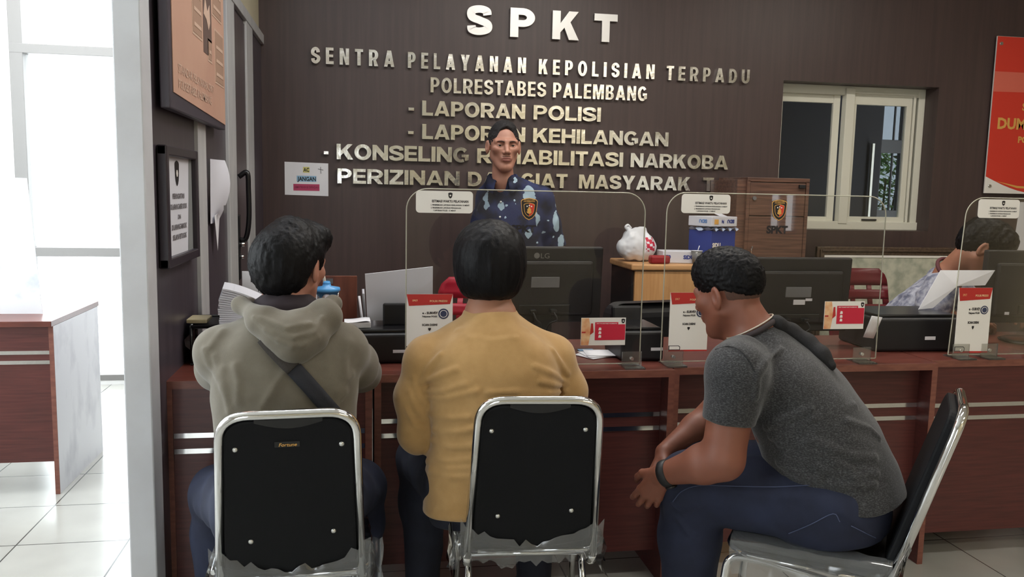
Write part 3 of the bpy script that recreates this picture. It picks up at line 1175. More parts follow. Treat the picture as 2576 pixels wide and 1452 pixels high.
# ------------------------------------------------------------------ steel lettering on the back wall
YL = YB - 0.028
LINES = [
    # label, [(word, left px, right px)], (cap top px at left, baseline px at left), (same at right), x range of those, stem, bar, gap
    ('large spaced steel letters reading SPKT at the top of the brown wall', [('S', 1175, 1236), ('P', 1283, 1345), ('K', 1389, 1456), ('T', 1494, 1552)],
     (13, 88, 1205), (35, 105.5, 1523), 0.295, 0.25, 0.2),
    ('spaced steel lettering reading SENTRA PELAYANAN KEPOLISIAN TERPADU', [('SENTRA', 783, 992), ('PELAYANAN', 1026, 1323), ('KEPOLISIAN', 1355, 1646), ('TERPADU', 1676, 1885)],
     (118, 160, 803), (175, 210, 1870), 0.21, 0.175, 0.36),
    ('steel lettering reading POLRESTABES PALEMBANG', [('POLRESTABES', 1083, 1373), ('PALEMBANG', 1391, 1627)],
     (195, 232.5, 1095), (217, 254, 1612), 0.205, 0.165, 0.13),
    ('steel lettering reading LAPORAN POLISI after a dash', [('-', 1027, 1042), ('LAPORAN', 1062, 1321), ('POLISI', 1342, 1511)],
     (253, 291, 1075), (270.5, 306, 1502), 0.27, 0.205, 0.09),
    ('steel lettering reading LAPORAN KEHILANGAN after a dash', [('-', 1026, 1041), ('LAPORAN', 1062, 1321), ('KEHILANGAN', 1341, 1681)],
     (312, 350, 1075), (333, 368, 1665), 0.27, 0.205, 0.08),
    ('steel lettering reading KONSELING REHABILITASI NARKOBA after a dash', [('-', 814, 827), ('KONSELING', 847, 1179), ('REHABILITASI', 1200, 1567), ('NARKOBA', 1586, 1831)],
     (362, 401, 865), (392, 426.5, 1815), 0.27, 0.205, 0.08),
    ('bottom row of steel lettering reading PERIZINAN DAN GIAT MASYARAK T with a letter gap', [('PERIZINAN', 849, 1156), ('DAN', 1177, 1291), ('GIAT', 1310, 1427), ('MASYARAK', 1456, 1736), ('T', 1768, 1795)],
     (424, 461.5, 865), (447, 481, 1781), 0.27, 0.205, 0.085),
]
M_brushed = mat('satin steel letter', (0.62, 0.61, 0.6), 0.42, 1.0, bump=0.08, bscale=30)
rl = random.Random(5)
for label, words, (t0, b0, x0), (t1, b1, x1), stem, bar, gap in LINES:
    lx = atY(words[0][1], b0, YL).x
    root = empty('wall_lettering', (lx, YB, atY(x0, b0, YL).z), 0, label, 'lettering', 'steel lettering on the brown wall')
    bpy.context.view_layer.update()
    for word, wl, wr in words:
        f = lambda px, a, b: a + (b - a) * (px - x0) / (x1 - x0)
        pl = atY(wl, f(wl, b0, b1), YL)
        pr = atY(wr, f(wr, b0, b1), YL)
        top = atY((wl + wr) / 2, f((wl + wr) / 2, t0, t1), YL)
        bot = atY((wl + wr) / 2, f((wl + wr) / 2, b0, b1), YL)
        Hh = top.z - bot.z
        zb = bot.z
        if word == '-':
            hm = MB().box(pl.x, pr.x, YL, YB - 0.002, zb + 0.28 * Hh, zb + 0.50 * Hh, 0.002)
            o = hm.build('letter', M_steel, root)
            o.matrix_parent_inverse = root.matrix_world.inverted()
            continue
        g = gap * Hh
        nI = word.count('I')
        k = ((pr.x - pl.x - g * (len(word) - 1)) / Hh - nI * stem) / max(1e-6, sum(GW[c] for c in word))
        cx = pl.x
        for ch in word:
            wv = stem if ch == 'I' else GW[ch] * k
            me = glyph_mesh(ch, wv, min(stem, wv * 0.42) if ch != 'I' else stem, bar, Hh, 0.026)
            me.transform(Matrix.Translation((-wv * Hh / 2, 0, 0)))
            o = mesh_obj('letter', me, M_brushed if len(words) == 4 and word == words[0][0] == 'S' or len(word) == 1 and words[0][0] == 'S' else M_steel, root)
            o.matrix_parent_inverse = root.matrix_world.inverted()
            o.location = (cx + wv * Hh / 2, YL, zb)
            o.rotation_euler = (rl.uniform(-0.012, 0.012), 0, rl.uniform(-0.015, 0.015))
            cx += wv * Hh + g


# ------------------------------------------------------------------ small print helpers (all in the local frame of a flat sheet, front facing -Y)
def plate(name, m, x0, x1, z0, z1, parent, y=0.0, t=0.0012, r=0.0):
    return MB().prism(rrect(x0, x1, z0, z1, r) if r else [(x0, z0), (x1, z0), (x1, z1), (x0, z1)], y, y + t).build(name, m, parent)


def poly_plate(name, m, polys, parent, y=0.0, t=0.0008):
    mb = MB()
    for p in polys:
        mb.prism(p, y, y + t)
    return mb.build(name, m, parent)


def lines_text(name, rows, m, parent, y, bold=0.02):
    """rows: (string, x, z, height, width or None, align) joined into one lettering mesh"""
    ms = []
    for s, x, z, h, wd, al in rows:
        me = text_mesh(s, h, bold, 0.0, 1.0, 'LEFT', font_res=2)
        xs = [v.co.x for v in me.vertices]
        w0 = max(xs) - min(xs)
        k = (wd / w0) if wd else 1.0
        off = {'L': -min(xs) * k, 'C': -(max(xs) + min(xs)) / 2 * k, 'R': -max(xs) * k}[al]
        me.transform(Matrix.Translation((x + off, y, z)) @ Matrix.Diagonal((k, 1, 1, 1)))
        ms.append(me)
    me = join_meshes(ms)
    return mesh_obj(name, me, m, parent)


def shield_pts(cx, cz, w, h):
    """police shield outline"""
    p = [(-.5, .36), (-.42, .43), (-.2, .48), (0, .5), (.2, .48), (.42, .43), (.5, .36), (.47, .1), (.44, -.1), (.36, -.28), (.2, -.42), (0, -.5), (-.2, -.42), (-.36, -.28), (-.44, -.1), (-.47, .1)]
    return [(cx + x * w, cz + z * h) for x, z in p][::-1]


def shield(parent, cx, cz, w, h, y, small=False):
    """gold-edged black and red shield badge"""
    e = poly_plate('emblem', M_gold if not small else M_ink, [shield_pts(cx, cz, w, h)], parent, y, 0.0006)
    if small:
        poly_plate('star', M_marks, [[(cx + w * .2 * math.cos(a), cz + w * .2 * math.sin(a)) for a in [k * PI / 3 for k in range(6)]]], parent if parent.parent else e, y - 0.0004, 0.0003)
        return e
    poly_plate('field', M_ink, [shield_pts(cx, cz, w * .93, h * .93)], e, y - 0.0004, 0.0003)
    poly_plate('rim', M_gold, [shield_pts(cx, cz - h * .03, w * .66, h * .62)], e, y - 0.0008, 0.0003)
    poly_plate('black_half', M_ink, [[(x, z) for x, z in shield_pts(cx, cz - h * .03, w * .60, h * .57)]], e, y - 0.0012, 0.0003)
    right = [p for p in shield_pts(cx, cz - h * .03, w * .60, h * .57) if p[0] >= cx - 1e-6]
    poly_plate('red_half', M_red, [right], e, y - 0.0016, 0.0003)
    figs = []
    for dx, dz in ((-.13, .12), (0, .16), (.13, .12)):
        figs.append([(cx + dx * w + .045 * w * math.cos(a), cz + dz * h + .045 * w * math.sin(a)) for a in [k * PI / 4 for k in range(8)]])
    poly_plate('stars', M_marks, figs, e, y - 0.0022, 0.0003)
    fig = [[(cx - .09 * w, cz - .16 * h), (cx + .09 * w, cz - .16 * h), (cx + .12 * w, cz - .02 * h), (cx + .05 * w, cz + .04 * h), (cx + .05 * w, cz + .09 * h), (cx - .05 * w, cz + .09 * h), (cx - .05 * w, cz + .04 * h), (cx - .12 * w, cz - .02 * h)],
           [(cx - .16 * w, cz - .10 * h), (cx - .13 * w, cz - .17 * h), (cx, cz - .22 * h), (cx + .13 * w, cz - .17 * h), (cx + .16 * w, cz - .10 * h), (cx, cz - .17 * h)]]
    poly_plate('figure', M_gold, fig, e, y - 0.0026, 0.0003)
    lines_text('lettering', [('POLRESTABES', cx, cz + .385 * h, .045 * h, w * .62, 'C'), ('PALEMBANG', cx, cz + .315 * h, .055 * h, w * .66, 'C')], M_gold, e, y - 0.0012, 0.03)
    return e


# ------------------------------------------------------------------ counter desks
DT = 0.78


def desk(label, x, w, y, depth, strips=True, left_stile=True):
    d = empty('counter_desk', (x, y, 0), 0, label, 'desk', 'counter desks')
    MB().box(0, w, 0.0, depth, DT - 0.026, DT, 0.002).build('desk_top', M_desktop, d)
    MB().box(0, w, -0.002, 0.0, DT - 0.026, DT - 0.001).build('edge_band', M_deskedge, d)
    for xx in (0.0, w - 0.022):
        s = MB().box(xx, xx + 0.022, 0.0, depth - 0.02, 0.0, DT - 0.026, 0.001).build('side_panel', M_desk, d)
        MB().box(xx, xx + 0.022, -0.002, 0.0, 0.0, DT - 0.026).build('edge_band', M_deskedge, s)
    fp = MB().box(0.022, w - 0.022, 0.07, 0.088, 0.10, DT - 0.026).build('front_panel', M_desk, d)
    for z in (0.555, 0.605):
        MB().box(0.024, w - 0.024, 0.067, 0.0705, z - 0.008, z + 0.008).build('metal_strip', M_strip, d)
    return d


DESKS = [desk('short brown counter desk against the left partition, behind the man in the khaki hoodie', -0.607, 0.630, 2.655, 0.60),
         desk('brown counter desk in front of the man in the yellow sweater', 0.030, 1.025, 2.69, 0.60),
         desk('brown counter desk behind the man in the grey t-shirt', 1.062, 1.030, 2.72, 0.60),
         desk('brown counter desk at the right end of the counter, beneath the officer writing', 2.099, 1.03, 2.765, 0.60)]
# the two outer desks carry a flush front
for d in (DESKS[0], DESKS[3]):
    for ch in d.children:
        if ch.name.startswith(('front_panel', 'metal_strip')):
            ch.location.y = -0.066

d = empty('office_desk', (-1.335, 3.87, 0), 0, 'brown desk in the bright side room with a stained side panel coloured white for glare', 'desk')
MB().box(-1.12, 0, -0.02, 0.64, 0.755, 0.78, 0.002).build('desk_top', M_desktop, d)
s = MB().box(-0.016, 0.0, 0.0, 0.62, 0.0, 0.755).build('side_panel', mat('stained panel glare white', s2l(222, 224, 226), 0.35, col2=s2l(186, 188, 194), scale=5, stretch=(1, 1.5, 1), ramp=(0.5, 0.8)), d)  # visible side coloured white to carry the daylight glare on it
MB().box(-0.018, 0.001, -0.004, 0.0, 0.0, 0.755).build('edge_band', M_deskedge, s)
MB().box(-1.12, -0.016, 0.0, 0.016, 0.15, 0.755).build('front_panel', M_desk, d)
for z in (0.597, 0.64):
    MB().box(-1.12, -0.016, -0.003, 0.0005, z - 0.008, z + 0.008).build('metal_strip', M_strip, d)
MB().box(-1.12, -1.10, 0.0, 0.62, 0.0, 0.755).build('side_panel', M_desk, d)
p = MB().prism([(-0.95, 0.781), (-0.11, 0.781), (-0.15, 1.392), (-0.95, 1.402)], 0.20, 0.204).build('paper_screen', mat('smudged white board', s2l(232, 236, 240), 0.5, col2=s2l(196, 204, 216), scale=9, ramp=(0.55, 0.75)))
p.location = (-1.335, 3.87, 0)
prop(p, 'smudged white board standing on the desk in the bright side room', 'board')
h = empty('stapler', (-1.74, 3.93, 0.781), 0.3, 'small black stapler on the desk in the bright side room', 'stapler')
MB().box(-0.07, 0.07, -0.02, 0.02, 0.0, 0.018, 0.006).build('base', M_black, h)
MB().box(-0.07, 0.065, -0.016, 0.016, 0.022, 0.055, 0.008, Matrix.Rotation(-0.05, 4, 'Y')).build('arm', M_blackgloss, h)
MB().cyl((0.05, -0.018, 0.02), (0.05, 0.018, 0.02), 0.012).build('hinge', M_chrome, h)


# ------------------------------------------------------------------ acrylic screens with their stickers
def acrylic(label, x0, x1, y, z1, rz=0.0, tilt=0.0, emblem_px=None, sticker=None, notice=None, card=None, feet=(0.06, 0.06), skew=0.0):
    w = x1 - x0
    a = empty('acrylic_screen', (x0, y, DT), rz, label, 'screen', 'clear acrylic counter screens')
    a.rotation_euler = (0, tilt, rz)
    H = z1 - DT
    T = 0.004
    r = 0.07
    out = rrect(0, w, 0.012, H, (0.004, 0.004, r, r), 10)
    out = [(p[0] + skew * p[1] / H, p[1]) for p in out]
    MB().prism(out, 0, T).build('sheet', M_acry, a)
    # polished edge: thin rim around the sheet, its gleam put into the colour
    rim = [Vector((p[0], T / 2, p[1])) for p in out]
    MB().tube(rim, 0.0022, 6, closed=True, up=(0, 1, 0)).build('polished_edge', M_acryedge, a)
    for xf in (feet[0], w - feet[1]):
        f = MB().prism([(xf - 0.035, 0.0005), (xf + 0.035, 0.0005), (xf + 0.035, 0.055), (xf - 0.035, 0.055)], -0.006, -0.001)
        f.box(xf - 0.035, xf + 0.035, -0.05, -0.001, 0.0005, 0.0055)
        f.box(xf - 0.035, xf + 0.035, 0.005, 0.05, 0.0005, 0.0055)
        ft = f.build('foot', M_acryfoot, a)
        MB().cyl((xf, -0.009, 0.03), (xf, 0.006, 0.03), 0.006, n=12).build('bolt', M_screw, ft)
    loc = lambda px, py: (lambda v: (v.x - x0, v.z - DT))(atY(px, py, y))
    if sticker:
        (xa, za), (xb, zb) = loc(sticker[0], sticker[3]), loc(sticker[2], sticker[1])
        st = plate('sticker', M_notice, xa, xb, za, zb, a, -0.0016, 0.0012, 0.012)
        W_, Hs = xb - xa, zb - za
        shield(st, xa + W_ * .6, zb - Hs * .2, W_ * .075, Hs * .27, -0.0022, True)
        lines_text('lettering', [('ESTIMASI WAKTU PELAYANAN', xa + W_ * .28, zb - Hs * .52, Hs * .12, W_ * .64, 'L'),
                                 ('1. PENERIMAAN LAPORAN KEHILANGAN 10 MENIT', xa + W_ * .26, zb - Hs * .67, Hs * .07, W_ * .68, 'L'),
                                 ('2. PENERIMAAN LAPORAN PENGADUAN', xa + W_ * .26, zb - Hs * .80, Hs * .07, W_ * .53, 'L'),
                                 ('/ LAPORAN POLISI : 15 MENIT', xa + W_ * .30, zb - Hs * .92, Hs * .07, W_ * .4, 'L')], M_ink, st, -0.002, 0.035)
    if emblem_px:
        (ex, ez), (tx, tz) = loc(*emblem_px[0]), loc(*emblem_px[1])
        eh = emblem_px[2] / FOC * (y + 0.35)
        shield(a, ex, ez, eh * .78, eh, -0.0012)
        th = emblem_px[3] / FOC * (y + 0.35)
        text_obj('SPKT', th, M_ink, a, (tx, -0.0008, tz), 0.05, width=emblem_px[4] / FOC * (y + 0.4))
    if notice:
        (xa, za), (xb, zb) = loc(notice[0], notice[3]), loc(notice[2], notice[1])
        nt_ = plate('survey_notice', M_notice, xa, xb, za, zb, a, -0.003, 0.0018)
        W_, Hn = xb - xa, zb - za
        hd = poly_plate('header', M_hdr, [[(xa + W_ * .05, zb - Hn * .20), (xb - W_ * .06, zb - Hn * .17), (xb, zb), (xa, zb)]], nt_, -0.0040, 0.0006)
        lines_text('header_lettering', [('SPKT', xa + W_ * .12, zb - Hn * .125, Hn * .035, W_ * .12, 'L'),                                         ('POLRI PRESISI', xa + W_ * .5, zb - Hn * .135, Hn * .035, W_ * .38, 'L')], M_orange, nt_, -0.0048, 0.03)
        lines_text('lettering', [('e - SURVEY', xa + W_ * .34, zb - Hn * .345, Hn * .045, W_ * .34, 'L'), ('Pelayanan POLRI', xa + W_ * .34, zb - Hn * .40, Hn * .032, W_ * .32, 'L'),
                                 ('SCAN DISINI', xa + W_ * .5, zb - Hn * .55, Hn * .04, W_ * .33, 'C')], M_ink, nt_, -0.0042, 0.04)
        poly_plate('arrow', M_ink, [[(xa + W_ * .47, zb - Hn * .585), (xa + W_ * .53, zb - Hn * .585), (xa + W_ * .53, zb - Hn * .61), (xa + W_ * .50, zb - Hn * .64), (xa + W_ * .47, zb - Hn * .61)]], nt_, -0.0042, 0.0006)
        ci = lambda r_: [(xa + W_ * .80 + r_ * W_ * math.cos(k * PI / 12), zb - Hn * .34 + r_ * W_ * math.sin(k * PI / 12)) for k in range(24)]
        sl = poly_plate('round_seal', M_navyink, [ci(.115)], nt_, -0.0042, 0.0005)
        poly_plate('seal_ring', M_notice, [ci(.085)], nt_, -0.0047, 0.0003)
        poly_plate('seal_core', M_navyink, [ci(.07)], nt_, -0.0051, 0.0003)
        poly_plate('footer', M_hdr, [[(xa, za), (xb, za), (xb, za + Hn * .022), (xa, za + Hn * .03)]], nt_, -0.0040, 0.0006)
        poly_plate('footer_tab', M_ink, [[(xa, za + Hn * .025), (xa + W_ * .30, za + Hn * .025), (xa + W_ * .30, za + Hn * .08), (xa + W_ * .26, za + Hn * .1), (xa, za + Hn * .1)]], nt_, -0.0044, 0.0006)
        poly_plate('footer_label', M_notice, [[(xa + .003, za + Hn * .035), (xa + W_ * .28, za + Hn * .035), (xa + W_ * .28, za + Hn * .075), (xa + W_ * .25, za + Hn * .09), (xa + .003, za + Hn * .09)]], nt_, -0.005, 0.0005)
    if card:
        (xa, za), (xb, zb) = loc(card[0], card[3]), loc(card[2], card[1])
        cd = plate('info_card', M_notice, xa, xb, za, zb, a, -0.003, 0.0018)
        W_, Hc = xb - xa, zb - za
        poly_plate('picture_band', M_orange, [[(xa + .001, za + .001), (xa + W_ * .17, za + .001), (xa + W_ * .22, zb - Hc * .5), (xa + W_ * .17, zb - .001), (xa + .001, zb - .001)]], cd, -0.0040, 0.0006)
        poly_plate('ribbon', M_hdr, [[(xa + W_ * .20, zb - Hc * .62), (xa + W_ * .28, zb - Hc * .52), (xa + W_ * .26, zb - Hc * .2), (xa + W_ * .22, zb - Hc * .2)], [(xa + W_ * .015, za + Hc * .45), (xa + W_ * .1, za + Hc * .45), (xa + W_ * .1, za + Hc * .5), (xa + W_ * .015, za + Hc * .5)]], cd, -0.0046, 0.0006)
        poly_plate('red_block', M_crimson, [[(xa + W_ * .31, za + Hc * .19), (xb - W_ * .01, za + Hc * .19), (xb - W_ * .01, zb - Hc * .24), (xa + W_ * .83, zb - Hc * .24), (xa + W_ * .83, zb - Hc * .16), (xa + W_ * .31, zb - Hc * .16)]], cd, -0.0040, 0.0006)
        ic = []
        for k in range(3):
            zc = zb - Hc * (.45 + .135 * k)
            ic.append([(xa + W_ * .385, zc), (xa + W_ * .45, zc), (xa + W_ * .45, zc + Hc * .08), (xa + W_ * .43, zc + Hc * .1), (xa + W_ * .40, zc + Hc * .1)])
        poly_plate('icons', M_marks, ic, cd, -0.0046, 0.0006)
        lines_text('lettering', [('SPKT POLRESTABES PALEMBANG', xa + W_ * .34, zb - Hc * .225, Hc * .035, W_ * .46, 'L')], M_marks, cd, -0.0044, 0.02)
        shield(cd, xb - W_ * .06, zb - Hc * .12, W_ * .08, Hc * .17, -0.0042, True)
    return a


acrylic('clear acrylic counter screen in front of the man in the yellow sweater', 0.133, 0.945, 2.745, 1.383, 0, 0.0,
        ((1331, 526), (1316, 585), 50, 18, 58), (1046, 482, 1190, 535), (1022, 740, 1139, 885), (1460, 799, 1574, 869), (0.08, 0.03))
acrylic('clear acrylic counter screen between the man in grey and the brown wall cabinet', 1.030, 1.866, 2.765, 1.388, 0, 0.0,
        ((1960, 529), (1954, 588), 50, 20, 54), (1713, 490, 1838, 536), (1680, 736, 1784, 884), (2070, 758, 2175, 828), (0.045, 0.06))
acrylic('clear acrylic counter screen at the right end, in front of the officer writing', 2.197, 3.03, 2.805, 1.392, 0, 0.0,
        None, (2458, 503, 2566, 548), (2398, 724, 2496, 888), None, (0.05, 0.66), 0.03)


# ------------------------------------------------------------------ monitors, printers and papers on the counter
def monitor(label, x, y, w, h, z0, rz=0.0, brand=None, tilt=0.08, sticker=None):
    m = empty('computer_monitor', (x, y, DT), rz, label, 'monitor', 'dark monitors seen from behind')
    R = Matrix.Translation((0, 0, z0)) @ Matrix.Rotation(tilt, 4, 'X')
    MB().box(-w / 2, w / 2, 0.0, 0.03, 0, h, 0.006, R).box(-w / 2 + 0.04, w / 2 - 0.04, -0.018, 0.002, 0.03, h - 0.05, 0.012, R).build('back_shell', M_monitor, m)
    MB().box(-w / 2 + 0.008, w / 2 - 0.008, 0.0295, 0.031, 0.012, h - 0.008, 0, R).build('screen_panel', M_blackgloss, m)
    pl = MB().box(-0.055, 0.055, -0.021, -0.016, h * .48, h * .62, 0.002, R).build('rating_plate', M_grey, m)
    pl['label'] = 'lighter grey rating plate'
    MB().box(-0.10, 0.10, -0.024, -0.016, h * .14, h * .26, 0.004, R).build('port_recess', M_black, m)
    for i, xx in enumerate((-0.05, 0.03)):
        c = MB().box(xx - 0.012, xx + 0.012, -0.05, -0.022, h * .16, h * .21, 0.003, R)
        c.tube(smooth_path([R @ Vector((xx, -0.048, h * .17)), R @ Vector((xx + 0.01, -0.06, h * .08)), R @ Vector((xx * .4, -0.045, 0.0)), (xx * .3, 0.03, -0.0 + 0.012)]), 0.004, 6)
        c.build('cable', M_black, m)
    MB().box(-0.035, 0.035, -0.012, 0.012, 0.01, z0 + 0.08, 0.005).build('stand_neck', M_black, m)
    MB().lathe([(0, 0.0), (0.115, 0.0), (0.12, 0.006), (0.10, 0.013), (0.03, 0.018), (0, 0.018)], (0, 0.02, 0.0005)).build('stand_base', M_blackgloss, m)
    if brand:
        text_obj(brand, 0.02, mat('faint grey lettering', s2l(120, 118, 116), 0.5), m, (0.0, 0, 0), 0.0, M=R @ Matrix.Translation((0.0, -0.0005, h - 0.042)), width=0.033)
        g = MB().prism([(0.011 * math.cos(k * PI / 10), 0.011 * math.sin(k * PI / 10)) for k in range(20)], -0.0006, 0.0004, R @ Matrix.Translation((-0.032, 0, h - 0.032))).build('logo', mat('faint grey lettering', s2l(120, 118, 116), 0.5), m)
    if sticker:
        for (a, b, c_, d_) in sticker:
            MB().box(a, b, -0.0225, -0.0205, c_, d_, 0, R).build('sticker', M_paper, m)
    return m


monitor('large dark monitor with grey brand lettering, behind the head of the man in yellow', 0.665, 3.07, 0.46, 0.29, 0.105, 0.05, 'LG', 0.06,
        [(-0.005, 0.028, 0.06, 0.068)])
monitor('dark monitor behind the head of the man in grey, beside the right wall window', 1.70, 3.08, 0.47, 0.30, 0.06, 0.0, None, 0.06,
        [(-0.02, 0.03, 0.115, 0.135), (0.032, 0.06, 0.13, 0.14)])
monitor('dark monitor at the right edge, in front of the officer writing', 2.82, 3.09, 0.50, 0.31, 0.085, -0.05, None, 0.04, [(-0.16, -0.14, 0.04, 0.052)])


def printer(label, x, y, w, dp, h, rz=0.0, support=True, paper=None):
    p = empty('inkjet_printer', (x, y, DT + 0.001), rz, label, 'printer', 'black inkjet printers on the counter')
    MB().box(-w / 2, w / 2, 0, dp, 0.0, h, 0.012, seg=3).build('body', M_black, p)
    MB().box(-w / 2 + 0.01, w / 2 - 0.01, 0.012, dp - 0.02, h - 0.002, h + 0.012, 0.005).build('scanner_lid', M_blackgloss, p)
    MB().box(-w / 2 + 0.04, w / 2 - 0.04, dp - 0.012, dp + 0.012, 0.03, 0.05, 0.004).build('paper_exit', M_grey, p)
    MB().box(0.03, 0.075, -0.0015, 0.001, h * .35, h * .45).build('sticker', M_paper, p)
    return p


pr1 = printer('black printer with an upright sheet of paper, between the hooded man and the yellow sweater', 0.065, 2.86, 0.28, 0.30, 0.105, 0.02)
mb = MB().box(0.0, 0.10, 0.10, 0.118, 0.115, 0.195, 0.006)
mb.build('paper_support', M_black, pr1)
a_, b_, c_, d_ = [atY(px, py, 3.0) for px, py in ((924, 806), (1088, 808), (1089, 671), (918, 690))]
sh = MB().prism([(a_.x, a_.z), (b_.x, b_.z), (c_.x, c_.z), (d_.x, d_.z)], 3.0, 3.012).build('paper_sheaf', M_paper2)
prop(sh, 'upright white sheaf of paper standing in the black printer left of centre', 'paper')
st = empty('paper_ream', (-0.025, 2.90, DT + 0.119), 0.03, 'short white stack of paper lying on the black printer left of centre', 'paper')
MB().box(-0.045, 0.045, 0, 0.09, 0, 0.018, 0.001).build('sheets', M_paper, st)
MB().sheet([[Vector((-0.044 + 0.088 * i / 6, 0.09 * j / 4, 0.0185 + 0.006 * math.exp(-((i - 5) / 2) ** 2))) for j in range(5)] for i in range(7)]).build('top_sheet', M_paper, st)

pr2 = printer('black printer feeding two white sheets, beneath the officer writing', 2.155, 2.93, 0.36, 0.28, 0.135, -0.03)
sh = MB()
q = [atY(px, py, yy) for px, py, yy in ((2310, 779, 3.06), (2347, 775, 3.06), (2408, 720, 3.07), (2478, 718, 3.08), (2503, 680, 3.09), (2366, 680, 3.09))]
vs = [sh.bm.verts.new(v) for v in q]
sh.bm.faces.new((vs[0], vs[1], vs[2], vs[5]))
sh.bm.faces.new((vs[2], vs[3], vs[4], vs[5]))
o = sh.build('paper_sheet', M_paper)
solidify(o, 0.002)
prop(o, 'white sheet of paper sticking up out of the black printer at right', 'paper')
o = MB().sheet([[Vector((-0.03 + 0.06 * i / 3, 0.0, 0.045 - 0.09 * j / 3)) for j in range(4)] for i in range(4)]).build('printed_slip', M_paper)
o.location = atY(2196, 815, 2.905)
o.location.z = 0.885
o.rotation_euler = (0.25, 0.15, 0.3)
solidify(o, 0.001)
prop(o, 'small white printed slip leaning against the black printer at right', 'paper')

pr3 = printer('small black printer behind the red card left of the grey t-shirt', 0.985, 2.83, 0.16, 0.22, 0.11, 0.0)
bx = MB().box(-0.06, 0.06, 0.15, 0.175, 0.1, 0.22, 0.01, Matrix.Rotation(-0.25, 4, 'X')).build('rear_tray', M_black, pr3)

# office chair standing behind the counter
oc = empty('office_chair', (1.33, 3.72, 0), 0.2, 'black office chair behind the counter, left of the survey notice', 'chair')
MB().box(-0.23, 0.23, -0.02, 0.05, 0.50, 0.875, 0.07, seg=5).build('backrest', M_black, oc)
MB().box(-0.24, 0.24, -0.02, 0.42, 0.43, 0.50, 0.03, seg=3).build('seat', M_black, oc)
MB().cyl((0, 0.2, 0.1), (0, 0.2, 0.43), 0.028).build('gas_column', M_blackgloss, oc)
MB().box(-0.03, 0.03, -0.035, -0.015, 0.42, 0.7, 0.008).build('back_bracket', M_black, oc)
for k in range(5):
    a = k * 2 * PI / 5 + 0.3
    e = Vector((0.27 * math.cos(a), 0.2 + 0.27 * math.sin(a), 0.06))
    l = MB().tube([(0, 0.2, 0.11), e], [0.024, 0.016]).build('leg', M_black, oc)
    MB().cyl((e.x - 0.012, e.y, 0.026), (e.x + 0.012, e.y, 0.026), 0.025).build('caster', M_black, l)

# loose papers on the counter beside the yellow sweater
ps = MB()
for k in range(3):
    R = Matrix.Translation(atZ(1505 + 8 * k, 893 - 2 * k, DT + 0.002 + 0.003 * k)) @ Matrix.Rotation(0.5 - 0.3 * k, 4, 'Z')
    ps.mi = 0
    g = [[R @ Vector((-0.075 + 0.15 * i / 5, -0.05 + 0.1 * j / 4, 0.004 * abs(math.sin(i * 1.7 + k)) * (j / 4))) for j in range(5)] for i in range(6)]
    ps.sheet(g)
o = ps.build('loose_papers', M_paper)
solidify(o, 0.0012, 1.0)
prop(o, 'crumpled white papers on the counter beneath the red info card', 'paper')
o = MB().box(-0.03, 0.03, -0.018, 0.018, 0, 0.003).build('blue_card', mat('pale blue card', s2l(140, 176, 206), 0.6))
o.location = atZ(1474, 882, DT + 0.001)
prop(o, 'small pale blue card on the counter beside the white papers', 'card')

# ------------------------------------------------------------------ things at the left end of the counter
tray = empty('document_tray', (-0.42, 3.02, DT), 0.12, 'black wire document tray at the left end of the counter', 'tray')
MB().box(-0.17, 0.17, -0.12, 0.12, 0.0, 0.008, 0.003).build('base', M_black, tray)
for x in (-0.165, 0.165):
    for y in (-0.115, 0.115):
        MB().cyl((x, y, 0), (x, y, 0.13), 0.005, n=8).build('post', M_blackgloss, tray)
MB().tube(fillet_path([(-0.165, -0.115, 0.13), (0.165, -0.115, 0.13), (0.165, 0.115, 0.13), (-0.165, 0.115, 0.13), (-0.165, -0.114, 0.13)], 0.02), 0.006, 8).build('rim', M_blackgloss, tray)
MB().box(-0.16, 0.16, -0.11, 0.11, 0.122, 0.128).build('shelf', M_black, tray)
MB().sheet([[Vector((-0.17 + 0.02 * math.sin(j * 1.3), -0.115 + 0.23 * i / 6, 0.13 * j / 6)) for j in range(7)] for i in range(7)]).build('liner', M_blackgloss, tray)

sk = MB()
c0 = atY(606, 703, 3.02)
rs = random.Random(4)
for k in range(16):
    t = k / 15
    n = 9
    top, bot = [], []
    for i in range(n):
        u = i / (n - 1)
        x = -0.062 + 0.15 * u + 0.006 * rs.random() * (1 if i == 0 else 0)
        bend = -0.045 * (u ** 1.6) * t
        z = 0.0025 + 0.112 * t * (1 - 0.12 * u) + bend
        x -= 0.0 + 0.018 * math.sin(t * 2.2) - 0.028 * t
        top.append((x, z + 0.0060))
        bot.append((x, z))
    sk.prism(bot + top[::-1], -0.1 + 0.006 * rs.random(), 0.1 + 0.006 * rs.random())
o = sk.build('paper_stack', M_paper2)
o.location = (c0.x - 0.005, 2.99, DT + 0.137)
o.rotation_euler = (0, 0, 0.12)
prop(o, 'thick curling stack of white documents on the wire tray behind the hooded man', 'papers')
o = empty('desk_calendar', (c0.x + 0.03, 3.15, DT + 0.135), -0.1, 'white card marked 1 standing behind the curling stack of documents', 'calendar')
MB().prism([(-0.045, 0), (0.06, 0), (0.06, 0.155), (-0.045, 0.155)], 0, 0.003).build('card', M_paper, o)
lines_text('lettering', [('1', -0.012, 0.115, 0.022, None, 'C')], M_ink, o, -0.0006, 0.02)
MB().box(0.012, 0.014, -0.0008, 0, 0.08, 0.15).build('rule', M_ink, o)
o = empty('tissue_pack', atY(583, 772, 2.83), 0.2, 'crumpled white tissue pack in front of the document tray', 'tissue')
o.location.z = DT
MB().box(-0.05, 0.05, -0.025, 0.025, 0.0, 0.10, 0.012, seg=3).build('pack', M_paper, o)
